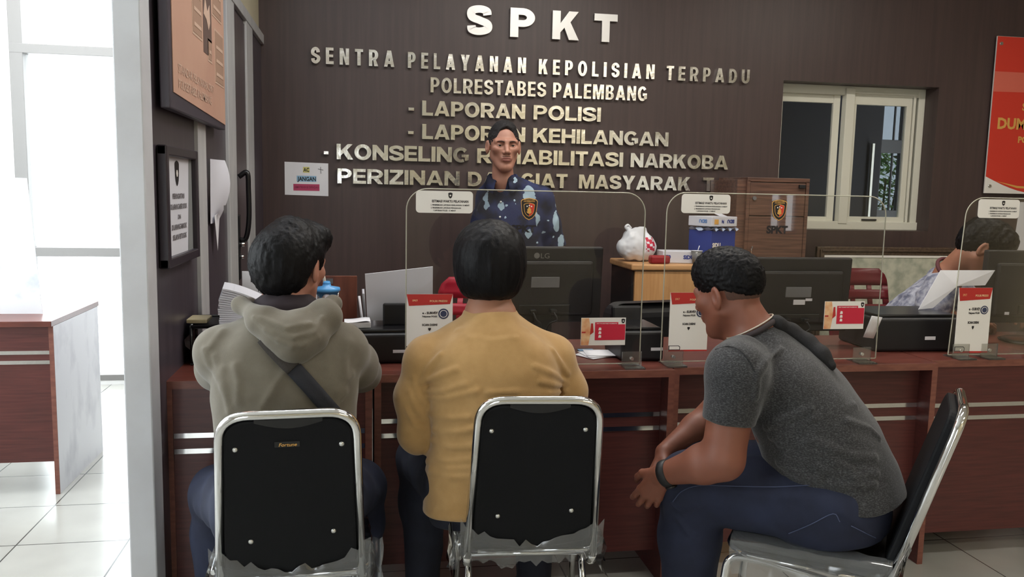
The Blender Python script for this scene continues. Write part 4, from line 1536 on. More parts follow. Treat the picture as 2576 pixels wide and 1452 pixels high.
MB().sheet([[Vector((-0.045 + 0.09 * i / 6, 0.015 * math.sin(i * 1.4 + j), 0.085 + 0.042 * j / 3 * (1 - abs(i - 3) / 6))) for j in range(4)] for i in range(7)]).build('tissue', M_paper, o)
o = MB().box(-0.036, 0.030, -0.05, 0.05, 0.0, 0.014, 0.003).build('wooden_board', mat('pale varnished wood', s2l(196, 184, 150), 0.5, col2=s2l(178, 164, 130), scale=8, stretch=(1, 8, 8)))
o.location = (-0.555, 2.965, DT + 0.1365)
prop(o, 'thin pale wooden board on the left end of the wire document tray', 'board')
cup = empty('tumbler', (-0.137, 3.09, DT + 0.0), 0, 'tall clear tumbler with a blue lid and pale straw', 'cup')
MB().lathe([(0, 0.002), (0.032, 0.002), (0.034, 0.02), (0.043, 0.225), (0.045, 0.226), (0.036, 0.02), (0.0, 0.006)]).build('cup_body', clear_mat('tumbler plastic', (0.9, 0.84, 0.78), 0.08, 1.4, milk=0.22, milk_col=(0.7, 0.55, 0.45)), cup)
MB().lathe([(0, 0.244), (0.012, 0.244), (0.014, 0.254), (0.011, 0.262), (0.016, 0.244), (0.047, 0.238), (0.049, 0.228), (0.045, 0.224), (0, 0.226)]).build('lid', mat('sky blue plastic', s2l(84, 160, 222), 0.35), cup)
MB().tube(smooth_path([(-0.008, 0, 0.24), (-0.01, 0, 0.275), (-0.022, 0, 0.292), (-0.038, 0, 0.285)]), 0.0055, 8).build('straw', mat('pale straw plastic', s2l(222, 214, 200), 0.4), cup)
bd = empty('wooden_organiser', (-0.095, 3.245, DT), 0, 'upright reddish wooden desk organiser behind the blue-lidded tumbler', 'organiser')
MB().box(-0.10, 0.065, -0.012, 0.0, 0.0, 0.265, 0.002).build('back_board', mat('red brown veneer', s2l(128, 74, 56), 0.4, col2=s2l(104, 56, 44), scale=5, stretch=(6, 6, 1)), bd)
MB().box(-0.10, 0.065, -0.06, -0.012, 0.0, 0.02, 0.002).build('base', M_desk, bd)
MB().box(-0.052, -0.025, -0.0135, -0.012, 0.235, 0.255).build('label_plate', M_grey, bd)
ph = empty('pen_holder', (0.012, 3.215, DT), 0, 'dark pen holder full of pens and folded papers beside the wooden organiser', 'holder')
MB().lathe([(0, 0), (0.03, 0), (0.032, 0.10), (0.029, 0.10), (0.028, 0.006), (0, 0.006)]).build('pot', M_black, ph)
for k in range(6):
    a = k * 1.05
    MB().cyl((0.012 * math.cos(a), 0.012 * math.sin(a), 0.01), (0.03 * math.cos(a) - 0.004, 0.03 * math.sin(a), 0.19 + 0.012 * (k % 3)), 0.0045, n=8).build('pen', (M_paper, M_grey, M_paper2)[k % 3], ph)
pb = empty('black_cable_clip', atZ(483, 900, DT + 0.001), 0, 'black cable lying at the left edge of the counter', 'cable')
MB().tube(smooth_path([(-0.03, 0.0, 0.006), (-0.01, 0.02, 0.006), (0.02, 0.0, 0.006), (0.01, 0.05, 0.006), (0.04, 0.09, 0.006)]), 0.004, 8).build('wire', M_blackgloss, pb)
MB().box(-0.04, -0.02, -0.008, 0.008, 0.001, 0.014, 0.003).build('plug', M_black, pb)


# ------------------------------------------------------------------ back of the room: cabinets, boxes, bag, frame
bc = empty('beech_cabinet', (1.43, 4.32, 0), 0, 'low beech cabinet with two doors and a black side, under the blue paper box', 'cabinet')
CW = 0.90
MB().box(0, CW, 0.02, 0.40, 0.06, 0.965, 0.002).build('carcass', M_black, bc)
MB().box(-0.012, CW + 0.012, -0.012, 0.41, 0.965, 1.0, 0.010, seg=3).build('top', M_beechtop, bc)
for i in range(2):
    x0 = 0.012 + i * (CW - 0.024) / 2
    dr = MB().box(x0, x0 + (CW - 0.03) / 2, 0.0, 0.02, 0.07, 0.96, 0.002).build('door', M_beech, bc)
    hx = CW / 2 + (-0.05 if i == 0 else 0.05)
    MB().lathe([(0, -0.05), (0.010, -0.045), (0.014, 0.0), (0.010, 0.045), (0, 0.05)], (0, 0, 0), 12, Matrix.Translation((hx, -0.012, 0.83)) @ Matrix.Diagonal((1, 0.9, 1, 1))).build('handle', mat('dark brass', s2l(70, 48, 36), 0.35, 0.6), dr)
MB().cyl((CW / 2 - 0.015, -0.006, 0.93), (CW / 2 - 0.015, 0.002, 0.93), 0.01, n=14).build('keyhole', M_ink, bc)
MB().box(0.02, CW - 0.02, 0.05, 0.39, 0.0, 0.06).build('plinth', M_black, bc)

wc = empty('walnut_cabinet', (2.215, 4.75, 0), 0, 'tall walnut cabinet with keyed doors, left of the window', 'cabinet')
KW = 0.46
MB().box(0, KW, 0.02, 0.42, 0.0, 1.475, 0.002).build('carcass', M_walnut, wc)
MB().box(0.055, KW + 0.002, 0.0, 0.42, 1.465, 1.49, 0.002).build('top', M_walnut, wc)
MB().box(0.055, 0.075, 0.0, 0.03, 0.05, 1.47).build('stile', M_walnut, wc)
MB().box(KW - 0.02, KW, 0.0, 0.03, 0.05, 1.47).build('stile', M_walnut, wc)
for k, (z0, z1) in enumerate(((1.262, 1.46), (0.885, 1.255), (0.45, 0.88))):
    dr = MB().box(0.078, KW - 0.023, 0.004, 0.022, z0, z1, 0.001).build('door', M_walnut, wc)
    if k == 1:
        MB().box(0.10, 0.107, -0.01, 0.004, 1.06, 1.075).cyl((0.104, 0.0, 1.075), (0.104, 0.0, 1.02), 0.004, n=8).build('handle', M_chrome, dr)
    if k == 0:
        MB().box(KW - 0.07, KW - 0.03, -0.012, 0.004, 1.43, 1.452, 0.002).build('hinge', M_black, dr)
        MB().cyl((0.105, -0.006, 1.365), (0.105, 0.004, 1.365), 0.012, n=14).build('lock', M_grey, dr)

# copier paper boxes on the beech cabinet
M_blue = mat('box blue print', s2l(40, 62, 148), 0.55, col2=s2l(34, 54, 136), scale=5)
M_bluelt = mat('box light blue print', s2l(96, 140, 200), 0.55)
bb = empty('paper_box', (1.905, 4.405, 1.001), 0.42, 'blue copier paper box with a white lid standing on the beech cabinet', 'box')
BW, BD = 0.20, 0.17
MB().box(0.0, BW, 0.0, BD, 0.0, 0.18, 0.003).build('carton', M_blue, bb)
MB().box(0.02, 0.12, -0.0015, 0.001, 0.0, 0.035).box(-0.0015, 0.001, 0.03, BD - 0.02, 0.0, 0.05).build('light_band', M_bluelt, bb)
lines_text('lettering', [('SiDU', 0.012, 0.085, 0.028, 0.066, 'L')], M_marks, bb, -0.0016, 0.05)
MB().sheet([[Vector((-0.012 + (BW + 0.024) * i / 12, -0.012 + (BD + 0.024) * j / 8, 0.187 + 0.012 * math.sin(i * 2.1 + j * 1.3))) for j in range(9)] for i in range(13)]).build('torn_wrapper', mat('pale blue wrapper', s2l(176, 190, 214), 0.6), bb)
sd = MB().box(-0.004, BW + 0.004, -0.004, BD + 0.004, 0.203, 0.258, 0.003).build('lid', M_paper2, bb)
MB().box(0.018, 0.050, -0.0055, -0.0035, 0.216, 0.243).build('orange_patch', M_gold, sd)
for t_, x_, w_ in (('SiDU', 0.150, 0.058), ('F4', 0.085, 0.018)):
    o = text_obj(t_, 0.022, M_blue, sd, (x_, -0.0056, 0.242), 0.05, width=w_, name='lid_lettering', M=Matrix.Rotation(PI, 4, 'Y'))
o = text_obj('SiDU', 0.022, M_bluelt, sd, (-0.0056, 0.06, 0.242), 0.05, width=0.06, name='lid_lettering', M=Matrix.Rotation(-PI / 2, 4, 'Z') @ Matrix.Rotation(PI, 4, 'Y'))
MB().sheet([[Vector((0.10 + 0.06 * i / 3, 0.03 + 0.05 * j / 3, 0.259 + 0.03 * j / 3 * (1 - abs(i - 1.5) / 3))) for j in range(4)] for i in range(4)]).build('lid_flap', M_paper2, sd)
wb = empty('paper_ream_box', (1.62, 4.385, 1.001), -0.10, 'flat white copier paper lid lying on the beech cabinet beside the plastic bag', 'box')
MB().box(0.0, 0.19, -0.0, 0.14, 0.0, 0.065, 0.003).build('carton', M_paper2, wb)
lines_text('lettering', [('SiDU', 0.145, 0.022, 0.024, 0.06, 'C'), ('70', 0.03, 0.022, 0.024, None, 'C')], M_blue, wb, -0.0012, 0.05)
wc2 = empty('water_cup', (1.80, 4.345, 1.001), 0, 'small clear water cup in front of the flat white paper box', 'cup')
MB().lathe([(0, 0.001), (0.022, 0.001), (0.031, 0.07), (0.029, 0.07), (0.02, 0.004), (0, 0.004)], n=18).build('cup_body', clear_mat('thin cup plastic', (0.9, 0.92, 0.93), 0.08, 1.45, milk=0.2), wc2)
MB().lathe([(0, 0.0705), (0.033, 0.0705), (0.033, 0.073), (0, 0.0735)], n=18).build('lid', M_paper2, wc2)
MB().cyl((0.005, 0, 0.07), (0.014, 0, 0.10), 0.0025, n=8).build('straw', M_paper, wc2)


def bag_fn(P):
    d = ell(P, (0, 0, 0.075), (0.115, 0.075, 0.085))
    d = smin(d, ell(P, (-0.02, 0, 0.13), (0.06, 0.045, 0.05)), 0.03)
    d = smin(d, cap(P, (-0.045, 0, 0.15), (-0.06, 0.0, 0.178), 0.012, 0.008), 0.02)
    d = smin(d, cap(P, (0.01, 0, 0.16), (0.04, 0.0, 0.172), 0.016, 0.01), 0.03)
    d = smax(d, 0.002 - P[:, 2], 0.006)
    d = d + 0.008 * vnoise(P * np.array([1.6, 1, 0.6]), 22) + 0.002 * vnoise(P, 60)
    return d


bg = empty('plastic_bag', (1.505, 4.50, 1.006), 0.2, 'white tied plastic bag with red print on the left of the beech cabinet', 'bag')
me = sdf_mesh('bag_body', bag_fn, (-0.15, -0.1, -0.02), (0.15, 0.1, 0.21), 0.005,
              zone=lambda c: (((c[:, 0] > 0.02) & (c[:, 0] < 0.085) & (c[:, 2] > 0.055) & (c[:, 2] < 0.13) & (c[:, 1] < 0) & ((np.floor(c[:, 2] / 0.012) + np.floor(c[:, 0] / 0.021)) % 3 > 0)).astype(int)))
mesh_obj('bag_body', me, [mat('white bag film', s2l(222, 224, 230), 0.4), mat('bag red print', s2l(196, 44, 70), 0.5)], bg)
MB().tube(smooth_path([(-0.055, 0, 0.165), (-0.075, 0.0, 0.185), (-0.06, 0, 0.197), (-0.04, 0, 0.18)]), 0.007, 8).build('tied_handle', mat('white bag film', s2l(222, 224, 230), 0.4), bg)
rd = MB().box(-0.055, 0.055, -0.03, 0.03, 0, 0.045, 0.012, seg=3).build('red_packet', mat('dark red packet', s2l(150, 34, 38), 0.5))
rd.location = (1.585, 4.345, 1.001)
prop(rd, 'small dark red packet in front of the white plastic bag', 'packet')

pf = empty('picture_frame', (2.90, 5.0, 0), 0, 'large ornate framed pale picture leaning against the wall under the window', 'picture')
R = Matrix.Rotation(-0.10, 4, 'X')
PW, PZ0, PZ1 = 1.1, 0.0, 1.06
mb = MB()
for (a, b, c0, c1) in ((0, PW, PZ1 - 0.055, PZ1), (0, PW, PZ0, PZ0 + 0.055), (0, 0.055, PZ0, PZ1), (PW - 0.055, PW, PZ0, PZ1)):
    mb.box(a, b, 0.0 - 0.001 * (b - a < 0.1), 0.03, c0, c1, 0.006)
for (a, b, c0, c1) in ((0.03, PW - 0.03, PZ1 - 0.03, PZ1 - 0.018), (0.03, PW - 0.03, PZ0 + 0.02, PZ0 + 0.032), (0.018, 0.03, PZ0 + .02, PZ1 - .018), (PW - 0.03, PW - 0.018, PZ0 + .02, PZ1 - .018)):
    mb.box(a, b, -0.012, 0.0, c0, c1, 0.004)
mb.build('moulding', mat('carved brown frame', s2l(96, 78, 62), 0.45, col2=s2l(66, 50, 42), scale=60, bump=0.3, bscale=90), pf)
MB().box(0.05, PW - 0.05, 0.008, 0.014, PZ0 + 0.05, PZ1 - 0.05).build('canvas', mat('pale mottled canvas', s2l(196, 196, 178), 0.8, col2=s2l(158, 162, 146), scale=14, ramp=(0.4, 0.65)), pf)
MB().box(0.055, PW - 0.055, 0.004, 0.009, PZ1 - 0.07, PZ1 - 0.055).build('slip', M_notice, pf)

# ------------------------------------------------------------------ papers and signs on the walls
ac = empty('wall_notice', (-0.473, YB - 0.002, 1.328), 0, 'white paper taped to the brown wall reading AC JANGAN', 'notice')
MB().prism([(0, 0), (0.255, -0.004), (0.255, 0.192), (0, 0.196)], -0.001, 0.001).build('sheet', M_paper, ac)
poly_plate('yellow_patch', mat('highlighter yellow', s2l(216, 208, 130), 0.7), [[(0.107, 0.134), (0.145, 0.134), (0.145, 0.168), (0.107, 0.168)]], ac, -0.0016)
poly_plate('blue_patch', mat('highlighter blue', s2l(150, 190, 220), 0.7), [[(0.07, 0.08), (0.185, 0.08), (0.185, 0.115), (0.07, 0.115)]], ac, -0.0016)
poly_plate('magenta_patch', mat('highlighter magenta', s2l(186, 70, 106), 0.7), [[(0.05, 0.026), (0.203, 0.026), (0.203, 0.066), (0.05, 0.066)]], ac, -0.0016)
lines_text('lettering', [('AC', 0.126, 0.139, 0.025, 0.034, 'C'), ('JANGAN', 0.128, 0.084, 0.027, 0.108, 'C')], M_ink, ac, -0.0022, 0.03)
lines_text('small_lettering', [('DIMATIKAN & DIPINDAH', 0.127, 0.04, 0.015, 0.14, 'C')], mat('dark magenta ink', s2l(140, 44, 78), 0.7), ac, -0.0022, 0.02)
MB().tube([(0.21, -0.002, 0.17), (0.212, -0.002, 0.13)], 0.0015, 6).tube([(0.195, -0.002, 0.158), (0.226, -0.002, 0.152)], 0.0015, 6).build('pen_marks', M_inkgrey, ac)

rs_ = empty('red_sign', (4.225, YB - 0.03, 0), 0, 'red and white acrylic sign reading DUM on the right of the brown wall', 'sign')
SZ0, SZ1 = 1.43, 2.49
MB().box(0, 0.9, 0.0, 0.012, SZ0, SZ1, 0.002).build('board', M_notice, rs_)
cur = [(0.0, SZ0 + 0.115)] + [(0.9 * t, SZ0 + 0.115 - 0.11 * math.sin(min(1, t * 2.2) * PI / 2)) for t in [k / 14 for k in range(1, 15)]]
poly_plate('red_field', M_red, [cur + [(0.9, SZ1 - 0.002), (0.0, SZ1 - 0.002)]], rs_, -0.0015, 0.001)
poly_plate('gold_swoosh', M_gold, [[(0.08, SZ0 + 0.085), (0.25, SZ0 + 0.04), (0.9, SZ0 + 0.02), (0.9, SZ0 + 0.028), (0.25, SZ0 + 0.055)]], rs_, -0.0025, 0.0008)
poly_plate('pale_band', M_redlt, [[(0.0, SZ1 - 0.37), (0.9, SZ1 - 0.36), (0.9, SZ1 - 0.235), (0.0, SZ1 - 0.235)]], rs_, -0.0025, 0.0008)
lines_text('lettering', [('SENTRA', 0.235, SZ1 - 0.49, 0.055, None, 'L'), ('DUMAS', 0.055, SZ1 - 0.62, 0.082, None, 'L'), ('POLRESTABES', 0.225, SZ1 - 0.71, 0.048, None, 'L')], M_gold, rs_, -0.0028, 0.04)
for (x, z) in ((0.03, SZ1 - 0.05), (0.035, SZ0 + 0.05)):
    MB().cyl((x, -0.008, z), (x, 0.028, z), 0.011, n=14).build('standoff_screw', M_screw, rs_)

q0, q1 = atY(2556, 508, YB), atY(2545, 642, YB)
wp = MB().prism([(0, q1.z), (0.4, q1.z + 0.01), (0.4, q0.z), (0.03, q0.z)], -0.003, -0.0005).build('wall_sheet', M_paper)
wp.location = (q1.x, YB, 0)
prop(wp, 'plain white sheet on the brown wall under the red sign at the right edge', 'paper')

# posters on the left partition (frames stand proud of the brown panel, facing +X)
def on_left(name, y, z, label, cat, depth=0.0):
    o = empty(name, (PX + depth, y, z), PI / 2, label, cat)
    return o          # local x = world +y, local -y = world +x, local z = up


po = on_left('orange_poster', 2.60, 1.60, 'large orange framed poster of flow charts high on the left partition', 'poster')
PWd, PHt = 0.97, 1.2
MB().box(0, PWd, -0.045, -0.016, 0, PHt, 0.004).build('frame', mat('poster frame grey brown', s2l(70, 64, 74), 0.4), po)
MB().prism([(0.035, 0.05), (PWd - 0.01, 0.02), (PWd - 0.01, PHt - 0.03), (0.035, PHt - 0.03)], -0.0475, -0.0455).build('print', mat('faded hazy orange print', s2l(204, 164, 142), 0.6, col2=s2l(192, 150, 130), scale=2.5), po)  # print paled further for the haze on its gloss
M_fade = mat('faded print line', s2l(206, 176, 156), 0.7)
M_fade2 = mat('faded print box', s2l(168, 136, 116), 0.7)
for (a, b, c, d_) in ((0.08, 0.26, 0.55, 0.98), (0.72, 0.88, 0.85, 1.15), (0.70, 0.90, 0.40, 0.62), (0.33, 0.5, 0.27, 0.62), (0.60, 0.68, 0.22, 0.3), (0.74, 0.93, 0.16, 0.36)):
    plate('chart_box', M_fade, a, b, c, d_, po, -0.0486)
    plate('chart_fill', M_fade2, a + 0.008, b - 0.008, c + 0.008, d_ - 0.008, po, -0.0496)
    mb = MB()
    n = int((d_ - c) / 0.05)
    for k in range(n):
        mb.box(a + 0.025, b - 0.025, -0.0506, -0.0494, c + 0.03 + k * 0.05, c + 0.042 + k * 0.05)
    if n:
        mb.build('chart_lines', M_fade, po)
plate('dark_photo', mat('faded dark print', s2l(104, 84, 76), 0.7), 0.52, 0.68, 0.24, 0.46, po, -0.0486)
poly_plate('photo_figure', M_fade, [[(0.53, 0.37), (0.58, 0.36), (0.62, 0.33), (0.65, 0.36), (0.64, 0.42), (0.6, 0.39), (0.56, 0.43)]], po, -0.0496)
poly_plate('photo_rooftop', mat('faded dark print', s2l(104, 84, 76), 0.7), [[(0.36, 0.78), (0.42, 0.74), (0.44, 1.02), (0.36, 0.98)]], po, -0.0486)
plate('white_rail', M_marks, 0.60, 0.635, 0.70, 1.19, po, -0.0492)
plate('rail_core', M_fade2, 0.612, 0.623, 0.71, 1.19, po, -0.0502)
lines_text('caption', [('STANDAR PELAYANAN SPKT', 0.1, 0.115, 0.03, 0.6, 'L'), ('POLRESTABES PALEMBANG', 0.1, 0.07, 0.03, 0.55, 'L')], M_fade, po, -0.049, 0.01)

fr = on_left('framed_notice', 2.60, 1.13, 'dark framed white notice with a shield, low on the left partition', 'notice')
FW, FH = 0.47, 0.365
mb = MB()
for (a, b, c, d_) in ((0, FW, 0, 0.03), (0, FW, FH - 0.03, FH), (0, 0.03, 0, FH), (FW - 0.03, FW, 0, FH)):
    mb.box(a, b, -0.03 - 0.001 * (b - a < 0.05), -0.002, c, d_, 0.004)
mb.build('frame', mat('dark frame', s2l(52, 46, 54), 0.35), fr)
MB().box(0.028, FW - 0.028, -0.012, -0.008, 0.028, FH - 0.028).build('sheet', M_paper2, fr)
poly_plate('side_band', mat('print grey green', s2l(128, 130, 130), 0.7), [[(0.36, 0.03), (0.44, 0.03), (0.44, 0.335), (0.40, 0.335), (0.385, 0.2)], [(0.03, 0.06), (0.07, 0.12), (0.06, 0.2), (0.035, 0.18)]], fr, -0.0132)
shield(fr, 0.215, 0.285, 0.06, 0.08, -0.0132, True)
lines_text('lettering', [('PERINGATAN', 0.23, 0.205, 0.018, 0.17, 'C'), ('DILARANG MEROKOK', 0.235, 0.172, 0.018, 0.24, 'C'), ('DAN', 0.235, 0.14, 0.016, None, 'C'), ('DILARANG MASUK', 0.235, 0.108, 0.018, 0.22, 'C'), ('SELAIN PETUGAS', 0.235, 0.076, 0.018, 0.2, 'C')],
           M_inkgrey, fr, -0.0134, 0.04)
lf = on_left('hanging_leaflets', 3.40, 1.18, 'curled white leaflets pinned to the left partition beside the stud', 'leaflet')
MB().sheet([[Vector((0.16 * i / 6 + 0.02 * j / 8, -0.006 - 0.05 * (i / 6) ** 2 * math.sin(j / 8 * PI * .8) - 0.004, 0.05 + 0.25 * j / 8)) for j in range(9)] for i in range(7)]).build('upper_sheet', M_paper2, lf)
poly_plate('lower_sheet', M_paper, [[(0.03, 0.08), (0.09, -0.06), (0.15, 0.09)]], lf, -0.02, 0.001)
plate('printed_patch', M_grey, 0.07, 0.12, 0.09, 0.12, lf, -0.05, 0.001)


# ------------------------------------------------------------------ stacking chairs
def chair(label, x, y, az, brand=False, wrap=1):
    c = empty('stacking_chair', (x, y, 0), -math.radians(az), label, 'chair', 'black stacking chairs with chrome frames')
    zb, zt, yb, yt = 0.43, 0.872, -0.17, -0.30
    hb, ht = 0.170, 0.150
    lean = Vector((0, yt - yb, zt - zb))
    Ls = lean.length
    ld = lean / Ls
    nf = Vector((0, ld.z, -ld.y))
    on = lambda xx, s, n=0.0: Vector((xx, yb, zb)) + ld * s + nf * n
    path = fillet_path([on(-hb, -0.02), on(-ht, Ls), on(ht, Ls), on(hb, -0.02)], 0.065, 9)
    MB().tube(path, 0.0125, 12, flat=0.85, up=(0, 1, 0)).build('back_frame', M_chrome, c)
    for sx in (-1, 1):
        p = fillet_path([(sx * hb, yb + 0.004, zb - 0.015), (sx * hb, yb + 0.03, zb - 0.055), (sx * 0.178, 0.16, zb - 0.018), (sx * 0.182, 0.235, zb - 0.02), (sx * 0.19, 0.275, 0.012)], [0.03, 0.05, 0.05], 7)
        l = MB().tube(p, 0.0115, 12).build('leg', M_chrome, c)
        MB().cyl((sx * 0.19, 0.275, 0.0), (sx * 0.19, 0.275, 0.03), 0.0145, n=14).build('rubber_foot', M_black, l)
        p = fillet_path([(sx * 0.158, 0.10, zb - 0.03), (sx * 0.16, -0.02, zb - 0.055), (sx * 0.17, -0.235, 0.012)], 0.05, 6)
        l = MB().tube(p, 0.0105, 12).build('leg', M_chrome, c)
        MB().cyl((sx * 0.17, -0.235, 0.0), (sx * 0.17, -0.235, 0.03), 0.0135, n=14).build('rubber_foot', M_black, l)
    MB().tube([(-0.16, 0.09, zb - 0.034), (0.16, 0.09, zb - 0.034)], 0.008, 10).tube([(-0.16, -0.08, zb - 0.05), (0.16, -0.08, zb - 0.05)], 0.008, 10).build('seat_brace', M_chrome, c)
    # back pad: tapered panel, rounded at the top corners, bowed at the bottom
    out = []
    for k in range(13):
        t = k / 12
        out.append((-hb + 0.012 + 2 * (hb - 0.012) * t, 0.035 - 0.028 * math.sin(t * PI)))
    a = ht - 0.006
    out += arc_pts((a - 0.052, Ls - 0.064), 0.052, 0, PI / 2, 7) + arc_pts((-a + 0.052, Ls - 0.064), 0.052, PI / 2, PI, 7)
    Mt = Matrix((( 1, 0, 0, 0), (0, nf.y, ld.y, yb), (0, nf.z, ld.z, zb), (0, 0, 0, 1)))
    bp = MB().prism(out, -0.006, 0.028, Mt).build('back_pad', M_vinyl, c)
    md = bp.modifiers.new('bevel', 'BEVEL')
    md.width = 0.006
    md.segments = 2
    lip = [(-0.075 + 0.15 * k / 12, Ls - 0.016 - 0.016 * math.sin(k / 12 * PI)) for k in range(13)] + [(0.075, Ls - 0.008), (-0.075, Ls - 0.008)]
    MB().prism(lip, -0.009, -0.005, Mt).build('top_fold', M_blackgloss, bp)
    for (xx, s) in ((-0.118, Ls - 0.085), (0.118, Ls - 0.082), (-0.093, 0.115), (0.10, 0.13)):
        MB().lathe([(0, 0.004), (0.004, 0.0035), (0.0065, 0.001), (0.0065, 0.0)], n=14, M=Matrix.Translation(on(xx, s, -0.006)) @ (-nf).to_track_quat('Z', 'Y').to_matrix().to_4x4()).build('screw', M_screw, bp)
    if brand:
        tb = MB().prism([(-0.032, Ls - 0.083), (0.024, Ls - 0.083), (0.024, Ls - 0.068), (-0.032, Ls - 0.068)], -0.0075, -0.006, Mt).build('brand_label', M_blackgloss, bp)
        me = text_mesh('Fortune', 0.0095, 0.012, font_res=3)
        me.transform(Matrix(((1, 0, 0.22, 0), (0, 1, 0, 0), (0, 0, 1, 0), (0, 0, 0, 1))))
        me.transform(Mt @ Matrix.Translation((-0.003, -0.0083, Ls - 0.0805)))
        mesh_obj('lettering', me, M_gold, bp)
    sp = MB()
    so = rrect(-0.19, 0.19, -0.16, 0.245, (0.05, 0.05, 0.09, 0.09), 7)
    sp.prism(so, 0, 0.045, Matrix(((1, 0, 0, 0), (0, 0, 1, 0), (0, 1, 0, zb - 0.015), (0, 0, 0, 1))))
    st = sp.build('seat', M_vinyl, c, fixn=True)
    md = st.modifiers.new('bevel', 'BEVEL')
    md.width = 0.018
    md.segments = 3
    trim = [Vector((p[0] * 1.012, p[1] * 1.006, zb - 0.006)) for p in so]
    MB().tube(trim[7:] + trim[:1], 0.007, 8).build('seat_trim', M_chrome, st)
    # torn clear wrapping left on the seat and the foot of the back
    r = random.Random(int(x * 1000) + 5)
    g = []
    for i in range(25):
        t = i / 24
        xx = -hb - 0.02 + (2 * hb + 0.04) * t
        j = [r.uniform(-1, 1) for _ in range(6)]
        bow = -0.028 * math.sin(t * PI) + 0.038
        hgt = 0.018 + 0.05 * abs(2 * t - 1) ** 3 + 0.012 * j[0]
        g.append([on(xx, bow - 0.05 - 0.016 * j[1], -0.012 + 0.006 * j[2]), on(xx, bow - 0.02, -0.018 + 0.005 * j[3]), on(xx, bow + hgt * .5, -0.012 + 0.004 * j[4]), on(xx, bow + hgt, -0.009 + 0.003 * j[5])])
    w = MB().sheet(g).build('plastic_wrap', M_wrap, c)
    for sx in (-1, 1):
        g = []
        for i in range(15):
            t = i / 14
            yy = -0.17 + 0.40 * t
            j = [r.uniform(-1, 1) for _ in range(6)]
            g.append([Vector((sx * (0.150 + 0.01 * j[0]), yy, zb + 0.042 + 0.002 * j[1])), Vector((sx * (0.196 + 0.003 * j[1]), yy, zb + 0.034 + 0.004 * j[2])),
                      Vector((sx * (0.203 + 0.006 * j[3]), yy, zb + 0.0)), Vector((sx * (0.20 + 0.012 * j[4]), yy, zb - 0.03 - 0.02 * j[5])),
                      Vector((sx * (0.205 + 0.02 * j[1]), yy + 0.01 * j[2], zb - 0.055 - 0.03 * max(0, j[0])))])
        MB().sheet(g).build('wrap_side', M_wrap, w)
    # standing torn corner
    for sx in ((1,) if wrap == 1 else (-1,)):
        g = []
        for i in range(7):
            t = i / 6
            g.append([Vector((sx * (0.185 + 0.035 * t + r.uniform(-.004, .004)), -0.17 + 0.03 * math.sin(t * 5) + r.uniform(-.008, .008), zb - 0.04 + (0.10 + 0.03 * t) * k / 5 + r.uniform(-.006, .006) * (k > 2))) for k in range(6)])
        MB().sheet(g).build('wrap_corner', M_wrap, w)
    return c


chair('black chrome-framed stacking chair with a gold brand label, under the khaki hoodie man', -0.186, 2.195, -3, True, 1)
chair('black and chrome stacking chair with a plain back, under the man in the yellow sweater', 0.452, 2.265, 5, False, -1)
chair('black and chrome stacking chair turned sideways, under the man in the grey t-shirt', 1.272, 2.045, -54, False, 1)


def plastic_chair(label, m, x, y, az):
    c = empty('plastic_chair', (x, y, 0), -math.radians(az), label, 'chair', 'red plastic chairs behind the counter')

    def yb(z):
        return -0.19 - 0.10 * (z - 0.43) / 0.5
    mb = MB()
    rows = []
    top = 0.965
    # back shell built of horizontal ribs leaving slots
    def rib(z0, z1, a0=-1.0, a1=1.0):
        g0 = []
        for i in range(17):
            u = a0 + (a1 - a0) * i / 16
            hw = 0.215
            row = []
            for k in range(4):
                z = z0 + (z1 - z0) * k / 3
                lim = 1.0
                if z > top - 0.09:
                    lim = math.sqrt(max(0.0, 1 - ((z - top + 0.09) / 0.095) ** 2)) * 0.35 + 0.65
                row.append(Vector((hw * u * lim, yb(z) + 0.05 * u * u, z)))
            g0.append(row)
        mb.sheet(g0)
    rib(0.43, 0.755)
    rib(0.785, 0.84)
    rib(0.865, top)
    for (a0, a1) in ((-1, -.86), (-.58, -.46), (-.06, .06), (.46, .58), (.86, 1)):
        rib(0.75, 0.87, a0, a1)
    o = mb.build('backrest', m, c)
    solidify(o, 0.012)
    g = [[Vector((-0.215 + 0.43 * i / 10, -0.20 + 0.42 * j / 10, 0.44 - 0.012 * math.sin(i / 10 * PI) - (0.02 if j == 10 else 0))) for j in range(11)] for i in range(11)]
    o = MB().sheet(g).build('seat', m, c)
    solidify(o, 0.012)
    for sx in (-1, 1):
        for yy, y2 in ((0.19, 0.23), (-0.19, -0.24)):
            MB().cyl((sx * 0.195, yy, 0.435), (sx * 0.215, y2, 0.0), 0.022, 0.017, 12).build('leg', m, c)
    return c


M_maroon = mat('maroon plastic', s2l(98, 24, 34), 0.4)
plastic_chair('maroon slotted plastic chair behind the officer writing at right', M_maroon, 2.88, 4.22, 172)
plastic_chair('bright red plastic chair behind the counter, beside the head of the man in yellow', mat('bright red plastic', s2l(172, 26, 52), 0.42), 0.44, 3.66, 205)


# ------------------------------------------------------------------ people
def A3(v):
    return np.array((v[0], v[1], v[2]), float)


def hit(fn, px, py, start=1.2, far=6.0):
    """point where the camera ray through a pixel meets a body surface"""
    o = np.array((0, 0, CAM_H))
    d = N3(A3(ray(px, py)))
    t = start
    for _ in range(200):
        s = float(fn((o + d * t)[None])[0])
        if s < 0.0006:
            break
        t += s * 0.7
        if t > far:
            return None
    return o + d * t


def skin_mat(name, c):
    return mat(name, s2l(*c), 0.5, col2=tuple(x * 0.9 for x in s2l(*c)), scale=14, bump=0.03, bscale=220, sss=0.12)


def hair_mat(name, c=(15, 14, 16), rough=0.5):
    return mat(name, s2l(*c), rough, bump=0.25, bscale=260, bstretch=(1, 1, 0.2), spec=0.14)


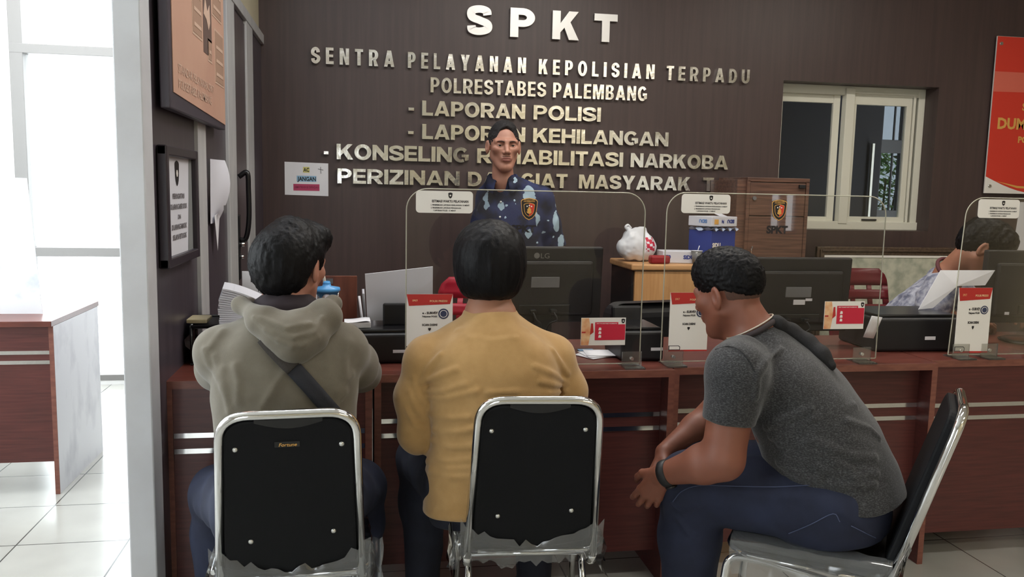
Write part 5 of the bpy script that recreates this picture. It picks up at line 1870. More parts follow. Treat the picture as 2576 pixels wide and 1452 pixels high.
M_lip = mat('lips', s2l(158, 102, 90), 0.5)
M_hairb = hair_mat('black hair')
M_hairs = mat('short stubbly hair', s2l(26, 23, 24), 0.75, bump=0.6, bscale=420)
M_shoe = mat('dark shoe', s2l(34, 30, 30), 0.5)
M_jeans = mat('blue denim', s2l(34, 41, 66), 0.85, col2=s2l(24, 29, 50), scale=11, bump=0.25, bscale=700, ramp=(0.3, 0.7))
M_jeansdk = mat('dark blue denim', s2l(26, 30, 46), 0.85, col2=s2l(19, 22, 36), scale=11, bump=0.25, bscale=700)


def shoe_sdf(P, ankle, fwd):
    f = N3(np.array((fwd[0], fwd[1], 0.0)))
    s = np.array((f[1], -f[0], 0))
    a = np.array((ankle[0], ankle[1], 0.0))
    d = cap(P, a + f * -0.035 + (0, 0, 0.045), a + f * 0.06 + (0, 0, 0.04), 0.042, 0.04)
    d = smin(d, cap(P, a + f * 0.06 + (0, 0, 0.036), a + f * 0.165 + (0, 0, 0.03), 0.04, 0.03), 0.03)
    d = smin(d, cap(P, a + (0, 0, 0.05), a + (0, 0, 0.105), 0.042, 0.042), 0.02)
    return smax(d, 0.003 - P[:, 2], 0.008)


class Person:
    """joint table -> body, clothing and hair surfaces"""

    def __init__(self, name, label, J, head_c, head_rot, head_s=1.0, skin=None, jaw=1.0, hips=0.15):
        self.J = {k: np.asarray(v, float) for k, v in J.items()}
        self.hc = np.asarray(head_c, float)
        self.R = frame_of(*head_rot)
        self.hs = head_s
        self.jaw = jaw
        self.label = label
        self.name = name
        self.skin = skin

    def loc(self, P):
        return (P - self.hc) @ self.R / self.hs

    def wld(self, q):
        return self.hc + self.R @ (np.asarray(q, float) * self.hs)

    def head(self, P):
        return head_sdf(self.loc(P), self.jaw) * self.hs

    nr = 0.056

    def neck(self, P, r=None, extra=0.0):
        r = r or self.nr
        a = self.wld((0, -0.024, -0.045))
        b = self.J['neck']
        return cap(P, a, b, r + extra, r * 1.12 + extra)

    armr = (0.052, 0.044, 0.040, 0.027)

    def arm(self, P, s, e=0.0):
        J = self.J
        rr = self.armr
        sh, el, wr = J['sh' + s], J['el' + s], J['wr' + s]
        mid = el + (wr - el) * 0.3
        d = chain(P, [(*sh, rr[0] + e), (*el, rr[1] + e)], 0.02)
        d = smin(d, chain(P, [(*el, rr[1] * .95 + e), (*mid, rr[2] + e), (*wr, rr[3] + e)], 0.02), 0.02)
        return d

    def leg(self, P, s, e=0.0, rr=(0.092, 0.066, 0.058, 0.042)):
        J = self.J
        h, k, a = J['hip' + s], J['kn' + s], J['an' + s]
        calf = k + (a - k) * 0.32
        d = cap(P, h, k, rr[0] + e, rr[1] + e)
        return smin(d, chain(P, [(*k, rr[1] * 0.97 + e), (*calf, rr[2] + e), (*a, rr[3] + e)], 0.03), 0.03)

    def build(self, bounds_pad=0.16, h=0.0075, finehead=0.0034, hands=True, extra=None, torso=None, finehands=None):
        J = self.J

        def fn(P):
            d = smin(self.head(P), self.neck(P), 0.02)
            t = torso(P)
            d = smin(d, t, 0.05)
            for s in 'lr':
                d = smin(d, self.arm(P, s), 0.03)
                d = smin(d, self.leg(P, s, -0.012), 0.04)
                if hands:
                    al, th, cu = J['ha' + s], J['th' + s], J['cu' + s][0]
                    d = smin(d, hand_sdf(P, J['wr' + s], al, th, cu, 1.0, 0.0, s == 'l'), 0.01)
                d = smin(d, shoe_sdf(P, J['an' + s], J['ft']) + 0.006, 0.02)
            return d
        pts = np.array([v for k, v in J.items() if k[:2] in ('sh', 'el', 'wr', 'hi', 'kn', 'an')] + [self.hc + (0, 0, 0.14)])
        lo, hi = pts.min(0) - bounds_pad - 0.04, pts.max(0) + bounds_pad + 0.04
        lo[2] = -0.02
        hi[2] = self.hc[2] + 0.19
        hx = [(self.hc[a] - 0.14, self.hc[a] + 0.14, finehead) for a in range(3)]
        hx[2] = (self.hc[2] - 0.135, self.hc[2] + 0.13, finehead)
        if finehands is not None:
            hx = [(min(hx[a][0], finehands[0][a]), max(hx[a][1], finehands[1][a]), max(finehead, 0.0045)) for a in range(3)]
        me = sdf_mesh('person', fn, lo, hi, h, hx, zone=lambda c: lip_zone(self.loc(c)).astype(int))
        o = mesh_obj(self.name, me, [self.skin, M_lip])
        prop(o, self.label, 'person')
        self.obj = o
        self.bodyfn = fn
        return o

    def cloth(self, name, fn, lo, hi, m, h=0.006, label=None, fine=None, zone=None):
        me = sdf_mesh(name, fn, lo, hi, h, fine, zone)
        o = mesh_obj(name, me, m, self.obj)
        if label:
            o['label'] = label
        return o

    def part_l(self, name, fn, m, ext=0.16, h=0.0035, zlo=-0.16, zhi=0.2):
        """mesh of a field given in head coordinates"""
        return self.cloth(name, lambda P: fn(self.loc(P)) * self.hs, self.hc - (ext, ext, -zlo), self.hc + (ext, ext, zhi), m, h)


def ribbon(pts, nrm, width, m, name, parent, thick=0.003):
    """flat strap through points with given outward normals"""
    mb = MB()
    P = [Vector(p) for p in pts]
    g = []
    for i, p in enumerate(P):
        t = (P[min(i + 1, len(P) - 1)] - P[max(i - 1, 0)]).normalized()
        n = Vector(nrm[i]).normalized()
        b = t.cross(n).normalized()
        wd = width[i] if isinstance(width, (list, tuple)) else width
        g.append([p + b * (wd * k) for k in (-0.5, -0.17, 0.17, 0.5)])
    mb.sheet(g)
    o = mb.build(name, m, parent)
    solidify(o, thick, 0.0)
    return o


def grad(fn, p, e=0.003):
    p = np.asarray(p, float)
    return N3([float(fn((p + np.eye(3)[a] * e)[None])[0] - fn((p - np.eye(3)[a] * e)[None])[0]) for a in range(3)])


def strap_on(fn, pix, width, m, name, parent, lift=0.004, extra_pts=None, thick=0.004):
    pts, nr = [], []
    for px, py in pix:
        p = hit(fn, px, py)
        if p is None:
            continue
        n = grad(fn, p)
        pts.append(Vector(p + n * lift))
        nr.append(Vector(n))
    P = smooth_path(pts, 4)
    Q = smooth_path(nr, 4)
    return ribbon(P, Q, width, m, name, parent, thick)


def fold_px(fn, lists, w, h):
    out = []
    for pl in lists:
        pp = [hit(fn, *q) for q in pl]
        pp = [p for p in pp if p is not None]
        if len(pp) > 1:
            out.append((pp, w, h))
    return out


def with_folds(fn, folds, noise=0.0015, ns=26):
    def g(P):
        d = fn(P)
        near = np.abs(d) < 0.04
        if near.any():
            Q = P[near]
            e = ridges(Q, folds) if folds else 0
            if noise:
                e = e + noise * vnoise(Q, ns)
            d = d.copy()
            d[near] -= e
        return d
    return g


def strands(fn, amp=0.003, s=60, st=(1, 1, 0.3), amp2=0.0):
    def g(L):
        d = fn(L)
        near = np.abs(d) < 0.03
        if near.any():
            Q = L[near] * np.array(st)
            d = d.copy()
            d[near] += amp * vnoise(Q, s) + amp2 * vnoise(L[near], s * 2.3)
        return d
    return g


# ---------- man in the yellow sweater (centre, seen from behind)
def yellow_man():
    J = dict(neck=(0.345, 2.285, 1.02), shl=(0.172, 2.285, 0.908), shr=(0.525, 2.285, 0.908), ell=(0.148, 2.28, 0.705), elr=(0.578, 2.30, 0.715),
             wrl=(0.215, 2.50, 0.655), wrr=(0.50, 2.50, 0.655), hal=(0.45, 0.9, -0.1), har=(-0.45, 0.9, -0.1), thl=(0.6, 0, 0.6), thr=(-0.6, 0, 0.6), cul=(0.5,), cur=(0.5,),
             hipl=(0.262, 2.235, 0.565), hipr=(0.442, 2.235, 0.565), knl=(0.180, 2.58, 0.535), knr=(0.565, 2.58, 0.535), anl=(0.185, 2.56, 0.09), anr=(0.545, 2.56, 0.09), ft=(0.0, 1.0))
    m = Person('person', 'seated man in a mustard yellow sweater seen from behind, hair in a thick black bowl', J, (0.346, 2.32, 1.163), (7, 4, 0), 1.03, skin_mat('tan skin', (168, 118, 94)))
    st0 = [(0.0, 0, 0, .165, .115), (.10, 0, 0, .165, .118), (.22, 0, 0, .155, .108), (.34, 0, 0, .17, .108), (.43, 0, 0, .175, .098), (.49, 0, 0, .14, .085), (.54, 0, 0, .075, .065), (.57, 0, 0, .06, .058)]
    m.build(torso=lambda P: loft(P, (0.352, 2.21, 0.48), (-0.01, 0.12, 1), (1, -0.1, 0), st0))
    stS = [(0.0, 0, 0, .196, .132), (.03, 0, 0, .194, .136), (.10, 0, 0, .190, .138), (.20, 0, 0, .174, .130), (.32, 0, 0, .180, .128), (.40, 0, -.004, .184, .122), (.45, 0, -.006, .166, .110), (.49, 0, -.006, .120, .094), (.525, 0, .0, .083, .078), (.55, 0, .004, .066, .068)]

    def sw(P):
        d = loft(P, (0.352, 2.205, 0.500), (-0.01, 0.12, 1), (1, -0.1, 0), stS, 2.35, 0.012)
        for s in 'lr':
            sh, el, wr = m.J['sh' + s], m.J['el' + s], m.J['wr' + s]
            wq = el + (wr - el) * 0.92
            sg = -1 if s == 'l' else 1
            a = chain(P, [(*sh, .066), (*(sh * .5 + el * .5 + np.array((0.014 * sg, 0, 0))), .062), (*el, .054), (*(el * .6 + wq * .4), .050), (*wq, .040)], 0.03)
            d = smin(d, a, 0.010)
            tr = cap(P, m.J['neck'] + np.array((sg * 0.045, 0.0, -0.028)), sh + np.array((-sg * .01, 0, 0)), .052, .066)
            d = smin(d, tr, 0.03)
        # rib collar
        c = m.J['neck'] + np.array((0, 0.0, 0.022))
        q = P - c
        rr = np.sqrt((q[:, 0] / 1.0) ** 2 + (q[:, 1]) ** 2) - 0.066
        d = smin(d, np.sqrt(rr ** 2 + (q[:, 2] - 0.10 * q[:, 1] * -0.6) ** 2) - 0.010, 0.008)
        return d
    F = fold_px(sw, [[(1062, 962), (1078, 925), (1108, 892)], [(1064, 962), (1100, 946), (1150, 928)], [(1070, 984), (1115, 984), (1170, 966)], [(1077, 1000), (1125, 1001), (1200, 984)],
                     [(1422, 985), (1380, 991), (1300, 986), (1230, 988)], [(1424, 962), (1385, 938), (1345, 922)], [(1420, 972), (1392, 968), (1360, 960)], [(1428, 940), (1405, 905), (1390, 880)], [(1080, 1040), (1130, 1052), (1180, 1050)], [(1420, 1000), (1370, 1006), (1310, 1000)],
                     [(1090, 1082), (1150, 1088), (1198, 1078)], [(1086, 1108), (1140, 1126), (1192, 1122)]], 0.0075, 0.008)
    F += fold_px(sw, [[(1075, 1160), (1130, 1180), (1186, 1178)], [(1082, 1182), (1140, 1200), (1182, 1198)], [(1070, 1140), (1120, 1160), (1180, 1158)]], 0.008, 0.0075)
    F += fold_px(sw, [[(1030, 985), (1048, 1030), (1066, 1052)], [(1022, 1030), (1042, 1068), (1062, 1082)], [(1040, 950), (1050, 990), (1066, 1012)], [(1150, 830), (1240, 838), (1330, 830)], [(1180, 850), (1240, 856), (1300, 850)]], 0.008, 0.0035)
    yel = mat('mustard knit', s2l(186, 148, 96), 0.9, col2=s2l(178, 140, 88), scale=30, bump=0.18, bscale=520, sheen=0.3)
    m.cloth('sweater', with_folds(sw, F, 0.0018, 22), (0.03, 2.0, 0.46), (0.68, 2.62, 1.12), yel, 0.0052, 'mustard yellow knitted sweater')

    def jn(P):
        d = loft(P, (0.352, 2.215, 0.470), (0, 0.05, 1), (1, -.1, 0), [(0, 0, 0, .17, .12), (.05, 0, 0, .178, .128), (.12, 0, 0, .18, .125), (.16, 0, 0, .17, .12)], 2.5)
        for s in 'lr':
            d = smin(d, m.leg(P, s, 0.012), 0.04)
        return smax(d, 0.07 - P[:, 2], 0.01)
    m.cloth('jeans', with_folds(jn, None, 0.005, 17), (-0.02, 2.0, 0.05), (0.72, 2.76, 0.68), M_jeansdk, 0.0075)
    m.cloth('shoes', lambda P: np.minimum(shoe_sdf(P, m.J['anl'], m.J['ft']), shoe_sdf(P, m.J['anr'], m.J['ft'])), (0.05, 2.45, -0.01), (0.66, 2.82, 0.17), M_shoe, 0.006)

    def hair(L):
        d = ell(L, (0, -0.012, 0.026), (0.099, 0.112, 0.101))
        d = smin(d, ell(L, (0, -0.045, -0.035), (0.072, 0.066, 0.066)), 0.06)
        d = smin(d, ell(L, (0, 0.03, 0.055), (0.088, 0.085, 0.075)), 0.04)
        cut = cap(L, (0, 0.11, -0.02), (0, 0.16, -0.05), 0.062, 0.09)          # face opening
        d = smax(d, -cut, 0.015)
        d = smax(d, -(L[:, 2] + 0.082 + 0.12 * np.maximum(0, L[:, 1] + 0.02) * -3.0), 0.016)
        ax = np.abs(L[:, 0])
        d = smax(d, -(np.sqrt((ax - 0.095) ** 2 + (L[:, 1] - 0.02) ** 2 + (L[:, 2] + 0.06) ** 2) - 0.035), 0.012)
        return d
    m.part_l('hair', strands(hair, 0.0022, 70, (1.3, 1.3, 0.12), 0.0006), M_hairb, 0.15, 0.0038)
    return m


# ---------- man in the khaki hoodie (left, seen from behind)
def hoodie_man():
    J = dict(neck=(-0.205, 2.255, 1.035), shl=(-0.365, 2.225, 0.950), shr=(-0.062, 2.225, 0.955), ell=(-0.392, 2.46, 0.838), elr=(-0.012, 2.46, 0.838),
             wrl=(-0.27, 2.70, 0.832), wrr=(-0.135, 2.70, 0.832), hal=(0.75, 0.65, 0), har=(-0.75, 0.65, 0), thl=(0.6, -0.2, 0.5), thr=(-0.6, -.2, 0.5), cul=(0.35,), cur=(0.35,),
             hipl=(-0.285, 2.165, 0.548), hipr=(-0.115, 2.165, 0.548), knl=(-0.425, 2.47, 0.485), knr=(-0.02, 2.50, 0.475), anl=(-0.44, 2.50, 0.09), anr=(-0.01, 2.54, 0.09), ft=(-0.05, 1.0))
    m = Person('person', 'seated man in a khaki hoodie with a black strap across his back, seen from behind', J, (-0.195, 2.285, 1.168), (27, 6, 2), 1.02, skin_mat('tan skin rosy', (176, 122, 104)))
    st0 = [(0.0, 0, 0, .15, .11), (.10, 0, 0, .15, .112), (.24, 0, 0, .145, .10), (.38, 0, 0, .155, .10), (.46, 0, 0, .15, .09), (.52, 0, 0, .11, .08), (.56, 0, 0, .065, .062), (.58, 0, 0, .058, .058)]
    m.build(torso=lambda P: loft(P, (-0.2, 2.145, 0.48), (-0.005, 0.19, 1), (1, 0.05, 0), st0))
    stS = [(0.0, 0, 0, .178, .130), (.08, 0, 0, .176, .134), (.18, 0, -.004, .172, .132), (.30, 0, -.012, .180, .130), (.40, 0, -.016, .186, .124), (.47, 0, -.014, .172, .110), (.52, 0, -.008, .125, .095), (.56, 0, 0, .085, .078), (.585, 0, 0, .07, .07)]

    def hd(P):
        d = loft(P, (-0.202, 2.14, 0.500), (-0.005, 0.19, 1), (1, 0.05, 0), stS, 2.3, 0.012)
        for s in 'lr':
            sh, el, wr = m.J['sh' + s], m.J['el' + s], m.J['wr' + s]
            wq = el + (wr - el) * 0.9
            tr = cap(P, m.J['neck'] + np.array(((-1 if s == 'l' else 1) * 0.045, -0.02, -0.03)), sh, .055, .068)
            d = smin(d, tr, 0.03)
            d = smin(d, chain(P, [(*sh, .066), (*(sh * .5 + el * .5 + np.array((0.008 * (-1 if s == 'l' else 1), 0, -0.008))), .062), (*el, .053), (*(el * .55 + wq * .45), .05), (*wq, .038)], 0.03), 0.026)
        return d
    F = fold_px(hd, [[(560, 930), (566, 980), (578, 1035)], [(590, 920), (600, 960), (598, 1010)], [(742, 905), (700, 960), (650, 1040)], [(868, 985), (845, 1010), (838, 1040)], [(885, 940), (868, 960), (850, 985)],
                     [(540, 900), (552, 940), (560, 975)], [(515, 880), (528, 920), (548, 950)], [(880, 860), (868, 900), (870, 950)], [(600, 800), (560, 830), (530, 870)]], 0.010, 0.0045)
    khk = mat('khaki fleece', s2l(108, 101, 88), 0.95, col2=s2l(100, 93, 80), scale=26, bump=0.2, bscale=480, sheen=0.25)
    hf = with_folds(hd, F, 0.003, 18)
    m.cloth('hoodie', hf, (-0.56, 1.92, 0.46), (0.16, 2.84, 1.14), khk, 0.0055, 'khaki fleece hoodie')
    rim = [Vector((-0.300, 2.33, 1.062)), atY(606, 768, 2.235), atY(640, 790, 2.175), atY(695, 806, 2.135), atY(760, 800, 2.14), atY(812, 776, 2.18), atY(838, 764, 2.235), Vector((-0.095, 2.345, 1.068))]
    rc = [(*p, 0.019) for p in rim]
    pc = [atY(662, 812, 2.145), atY(700, 848, 2.115), atY(742, 872, 2.105), atY(790, 850, 2.12), atY(824, 800, 2.165), atY(735, 835, 2.115)]

    def hood(P):
        d = chain(P, rc, 0.02)
        for p, r in zip(pc, (0.034, 0.034, 0.036, 0.036, 0.032, 0.042)):
            d = smin(d, sph(P, p, r), 0.035)
        d = smin(d, cap(P, pc[0], pc[2], 0.03, 0.034), 0.03)
        d = smin(d, cap(P, pc[2], pc[4], 0.034, 0.03), 0.03)
        return d
    HF = fold_px(hood, [[(640, 800), (690, 850), (735, 872)], [(670, 830), (740, 850), (790, 838)], [(700, 858), (760, 872), (800, 850)], [(810, 800), (790, 840), (768, 866)], [(655, 800), (720, 826), (780, 815)]], 0.0065, 0.006)
    m.cloth('hood', with_folds(hood, HF, 0.003, 24), (-0.42, 2.0, 0.88), (0.02, 2.3, 1.14), khk, 0.0045, 'loose hood hanging down his back')

    def lining(P):
        c = m.J['neck'] + np.array((0.0, -0.012, 0.025))
        d = ell(P, c, (0.086, 0.078, 0.052))
        return smin(d, m.neck(P, 0.056, 0.014) + np.maximum(0, P[:, 2] - 1.085) * 1.5, 0.02)
    m.cloth('hood_lining', with_folds(lining, None, 0.003, 40), (-0.34, 2.1, 0.96), (-0.06, 2.4, 1.14), mat('dark plum lining', s2l(40, 30, 36), 0.9), 0.005)
    strap_on(hf, [(640, 815), (672, 858), (706, 895), (745, 935), (790, 985), (830, 1030), (866, 1070)], [0.030] * 8 + [0.04] * 40, mat('black webbing', s2l(36, 37, 44), 0.8, bump=0.2, bscale=400), 'bag_strap', m.obj, 0.004)
    strap_on(hf, [(668, 852), (690, 878), (716, 905), (738, 926)], 0.044, mat('ribbed dark webbing', s2l(52, 46, 42), 0.85, bump=0.6, bscale=260), 'strap_pad', m.obj, 0.009, thick=0.006)

    def jn(P):
        d = loft(P, (-0.2, 2.15, 0.470), (0, 0.05, 1), (1, 0, 0), [(0, 0, 0, .165, .12), (.05, 0, 0, .172, .125), (.12, 0, 0, .17, .12), (.16, 0, 0, .16, .115)], 2.5)
        for s in 'lr':
            d = smin(d, m.leg(P, s, 0.012), 0.04)
        return smax(d, 0.07 - P[:, 2], 0.01)
    m.cloth('jeans', with_folds(jn, None, 0.006, 17), (-0.58, 1.98, 0.05), (0.17, 2.68, 0.68), M_jeans, 0.007)
    m.cloth('shoes', lambda P: np.minimum(shoe_sdf(P, m.J['anl'], m.J['ft']), shoe_sdf(P, m.J['anr'], m.J['ft'])), (-0.56, 2.40, -0.01), (0.13, 2.77, 0.17), M_shoe, 0.006)

    def hair(L):
        d = ell(L, (0, -0.014, 0.030), (0.086, 0.106, 0.090))
        d = smin(d, ell(L, (0, -0.055, -0.005), (0.072, 0.056, 0.075)), 0.04)
        d = smin(d, cap(L, (-0.04, 0.055, 0.082), (0.04, 0.062, 0.082), 0.036, 0.036), 0.03)      # quiff
        d = smin(d, cap(L, (0.0, -0.02, 0.092), (0.0, 0.055, 0.088), 0.038, 0.038), 0.03)
        d = smax(d, -cap(L, (0, 0.125, 0.0), (0, 0.17, -0.1), 0.070, 0.10), 0.012)
        d = smax(d, -(L[:, 2] + 0.088), 0.014)
        ax = L.copy()
        ax[:, 0] = np.abs(ax[:, 0])
        d = smax(d, -ell(ax, (0.092, 0.012, -0.035), (0.035, 0.05, 0.062)), 0.01)
        return d
    m.part_l('hair', strands(hair, 0.002, 90, (1.2, 1.2, 0.2), 0.0012), M_hairb, 0.16, 0.0038)
    return m


# ---------- man in the grey t-shirt (right, sitting sideways, leaning forward)
def grey_man():
    J = dict(neck=(1.075, 2.155, 0.995), shl=(0.958, 2.005, 0.925), shr=(1.18, 2.29, 0.93), ell=(0.925, 1.995, 0.695), elr=(1.07, 2.40, 0.68),
             wrl=(0.812, 2.125, 0.612), wrr=(0.90, 2.345, 0.60), hal=(-0.30, 0.45, -0.85), har=(-0.6, -0.3, -0.75), thl=(-0.5, 0.2, 0.7), thr=(-0.3, -0.8, 0.3), cul=(0.35,), cur=(0.5,),
             hipl=(1.215, 1.965, 0.575), hipr=(1.32, 2.10, 0.575), knl=(0.915, 2.170, 0.560), knr=(1.01, 2.36, 0.54), anl=(0.93, 2.175, 0.09), anr=(1.00, 2.38, 0.09), ft=(-0.85, 0.5))
    m = Person('person', 'man in a dark grey t-shirt and jeans leaning forward on a sideways chair', J, (1.015, 2.20, 1.105), (-33, 14, -4), 1.0, skin_mat('warm brown skin', (136, 84, 66)), 1.08)
    m.armr = (0.060, 0.056, 0.052, 0.030)
    zx, xx = (-0.36, 0.22, 0.9), (0.6, 0.8, 0)
    st0 = [(0.0, 0, 0, .15, .12), (.12, 0, -.01, .155, .13), (.28, 0, -.02, .16, .12), (.40, 0, -.015, .165, .11), (.48, 0, 0, .14, .09), (.54, 0, .01, .09, .07), (.58, 0, .01, .06, .06)]
    m.build(torso=lambda P: loft(P, (1.285, 2.03, 0.475), zx, xx, st0), finehands=((0.66, 2.1, 0.45), (0.9, 2.45, 0.65)))
    stS = [(-.03, 0, -.030, .184, .158), (.05, 0, -.040, .186, .166), (.15, 0, -.046, .182, .162), (.28, 0, -.044, .188, .148), (.38, 0, -.032, .190, .132), (.46, 0, -.018, .178, .114), (.52, 0, 0, .130, .094), (.56, 0, .008, .086, .078), (.585, 0, .012, .068, .068)]

    def ts(P):
        d = loft(P, (1.285, 2.03, 0.485), zx, xx, stS, 2.3, 0.012)
        for s in 'lr':
            sh, el = m.J['sh' + s], m.J['el' + s]
            e2 = sh + (el - sh) * 0.58
            a = chain(P, [(*(sh + np.array((0.03, 0.04, 0.01)) * (1 if s == 'l' else -.4)), .078), (*sh, .078), (*e2, .068)], 0.03)
            ax = N3(el - sh)
            a = smax(a, (P - sh) @ ax - np.linalg.norm(e2 - sh), 0.008)
            d = smin(d, a, 0.024)
        return smax(d, 0.585 + 0.009 * np.sin(P[:, 0] * 24) - P[:, 2], 0.006)
    F = fold_px(ts, [[(1942, 1100), (2045, 1052), (2150, 1020)], [(1962, 1118), (2045, 1110), (2108, 1134)], [(1983, 1141), (2066, 1171), (2100, 1172)], [(2057, 1178), (2150, 1202), (2205, 1192)],
                     [(1930, 1075), (1985, 1050), (2040, 1030)], [(1908, 935), (1930, 905), (1962, 878)], [(2130, 1060), (2190, 1080), (2210, 1100)], [(2080, 1125), (2150, 1150), (2200, 1150)], [(2020, 1130), (2080, 1150), (2140, 1180)],
                     [(1900, 1000), (1905, 950), (1925, 915)], [(2060, 1210), (2130, 1222), (2200, 1218)], [(1960, 1165), (2010, 1195), (2060, 1200)]], 0.009, 0.011)
    gry = mat('charcoal heather jersey', s2l(36, 36, 38), 0.92, col2=s2l(88, 88, 91), scale=200, ramp=(0.44, 0.80), bump=0.12, bscale=600, sheen=0.2, stretch=(1, 1, 2.2))
    tf = with_folds(ts, F, 0.003, 18)
    m.cloth('tshirt', tf, (0.8, 1.78, 0.42), (1.60, 2.46, 1.09), gry, 0.0052, 'charcoal heather t-shirt')
    seam = fold_px(ts, [[(1775, 905), (1800, 880), (1835, 872), (1868, 888), (1895, 925), (1900, 960)]], 0.002, 0.002)
    if seam:
        MB().tube(smooth_path([Vector(p + grad(ts, p) * 0.001) for p in seam[0][0]], 4), 0.0012, 6).build('shoulder_seam', mat('dark seam thread', s2l(40, 40, 42), 0.9), m.obj)
    # collar band and thin necklace
    nk, hb = m.J['neck'], m.wld((0, -0.024, -0.045))
    ax = N3(hb - nk)
    u = N3(np.cross(ax, (0, 0, 1)) + 1e-6)
    v = np.cross(ax, u)
    ring = lambda r, t: [Vector(nk + ax * t + (u * math.cos(a) + v * math.sin(a)) * r) for a in [k * PI / 16 for k in range(32)]]
    MB().tube(ring(0.073, 0.016), 0.008, 8, closed=True).build('collar', mat('dark rib collar', s2l(58, 50, 52), 0.9), m.obj)
    MB().tube(ring(0.0705, 0.028), 0.0022, 6, closed=True).build('necklace', mat('pale bead', s2l(200, 190, 176), 0.4), m.obj)
    sp = [hit(tf, *q) for q in ((1932, 806), (1952, 816), (1988, 838), (2028, 866), (2062, 896), (2086, 922))]
    sp = [p + grad(tf, p) * 0.004 for p in sp if p is not None]
    rr = (0.014, 0.018, 0.021, 0.023, 0.022, 0.015)
    m.cloth('bag_strap', lambda P: chain(P, [(*p, r) for p, r in zip(sp, rr)], 0.02), np.min(sp, 0) - 0.06, np.max(sp, 0) + 0.06, mat('black bag cloth', s2l(26, 25, 28), 0.8, bump=0.2, bscale=300), 0.005)

    def jn(P):
        d = loft(P, (1.285, 2.03, 0.474), (-.15, .1, 1), (0.6, 0.8, 0), [(0, 0, 0, .17, .14), (.06, 0, -.008, .176, .148), (.11, 0, -.018, .166, .138), (.16, 0, -.03, .150, .122), (.19, 0, -.034, .13, .105)], 2.5)
        for s in 'lr':
            d = smin(d, m.leg(P, s, 0.014, (0.100, 0.080, 0.070, 0.056)), 0.04)
        return smax(d, 0.06 - P[:, 2], 0.01)
    JF = fold_px(jn, [[(1750, 1196), (1900, 1250), (2010, 1250)], [(1930, 1200), (1950, 1240), (1948, 1265)], [(1975, 1205), (1990, 1240), (1985, 1268)], [(2020, 1230), (2030, 1270)], [(1690, 1270), (1720, 1290), (1760, 1270)], [(1700, 1300), (1730, 1340), (1750, 1350)], [(2120, 1290), (2180, 1340), (2215, 1355)]], 0.008, 0.005)
    m.cloth('jeans', with_folds(jn, JF, 0.0045, 17), (0.74, 1.8, 0.04), (1.52, 2.52, 0.68), M_jeans, 0.0062)
    M_seam = mat('denim seam thread', s2l(72, 80, 108), 0.9)
    for pl in (((1694, 1262), (1716, 1236), (1760, 1222), (1850, 1224), (1950, 1226), (2040, 1222)), ((1985, 1340), (2040, 1318), (2095, 1292), (2112, 1312)), ((2140, 1322), (2176, 1340), (2200, 1352))):
        sp2 = [hit(jn, *q) for q in pl]
        sp2 = [Vector(p + grad(jn, p) * 0.004) for p in sp2 if p is not None and p[1] < 2.6]
        if len(sp2) > 2:
            MB().tube(smooth_path(sp2, 4), 0.0012, 6).build('seam', M_seam, m.obj)
    m.cloth('shoes', lambda P: np.minimum(shoe_sdf(P, m.J['anl'], m.J['ft']), shoe_sdf(P, m.J['anr'], m.J['ft'])), (0.66, 2.08, -0.01), (1.1, 2.54, 0.17), M_shoe, 0.006)
    el, wr = m.J['ell'], m.J['wrl']
    ax = N3(wr - el)
    u = N3(np.cross(ax, (0, 0, 1)))
    v = np.cross(ax, u)
    c = wr - ax * 0.012
    wb = MB().tube([Vector(c + (u * math.cos(a) * 1.0 + v * math.sin(a)) * 0.0325) for a in [k * PI / 12 for k in range(24)]], 0.0145, 8, closed=True, flat=0.45, up=tuple(ax)).build('wristwatch', M_black, m.obj)
    MB().lathe([(0, 0.008), (0.015, 0.008), (0.017, 0.005), (0.017, 0), (0, 0)], n=20, M=Matrix.Translation(Vector(c + v * 0.034)) @ Vector(v).to_track_quat('Z', 'Y').to_matrix().to_4x4()).build('watch_face', M_blackgloss, wb)

    def hair(L):
        d = ell(L, (0, -0.012, 0.040), (0.0785, 0.101, 0.0895))
        d = smin(d, ell(L, (0, 0.02, 0.075), (0.07, 0.075, 0.058)), 0.03)
        d = smax(d, -cap(L, (0, 0.125, 0.005), (0, 0.16, -0.1), 0.068, 0.1), 0.01)
        # cropped above the ears and the nape
        d = smax(d, -(L[:, 2] - 0.012 - 0.10 * np.maximum(0, L[:, 1]) + 0.55 * np.maximum(0, -L[:, 1] - 0.03)), 0.012)
        return d
    m.part_l('hair', strands(hair, 0.0022, 150, (1, 1, 1), 0.0015), M_hairb, 0.13, 0.0034)

    def stub(L):
        d = ell(L, (0, -0.013, 0.035), (0.0747, 0.0957, 0.0845))
        d = smax(d, -cap(L, (0, 0.12, 0.005), (0, 0.16, -0.1), 0.070, 0.1), 0.008)
        d = smax(d, -(L[:, 2] + 0.018 + 0.4 * np.maximum(0, -L[:, 1] - 0.03)), 0.004)
        d = smax(d, -ell(np.abs(L) * np.array((1, 0, 0)) + L * np.array((0, 1, 1)), (0.08, -0.002, -0.004), (0.03, 0.032, 0.04)), 0.004)
        return d
    m.part_l('faded_sides', strands(stub, 0.0006, 200, (1, 1, 1)), mat('cropped fade', s2l(92, 66, 56), 0.85, bump=0.5, bscale=600), 0.12, 0.0034)
    return m


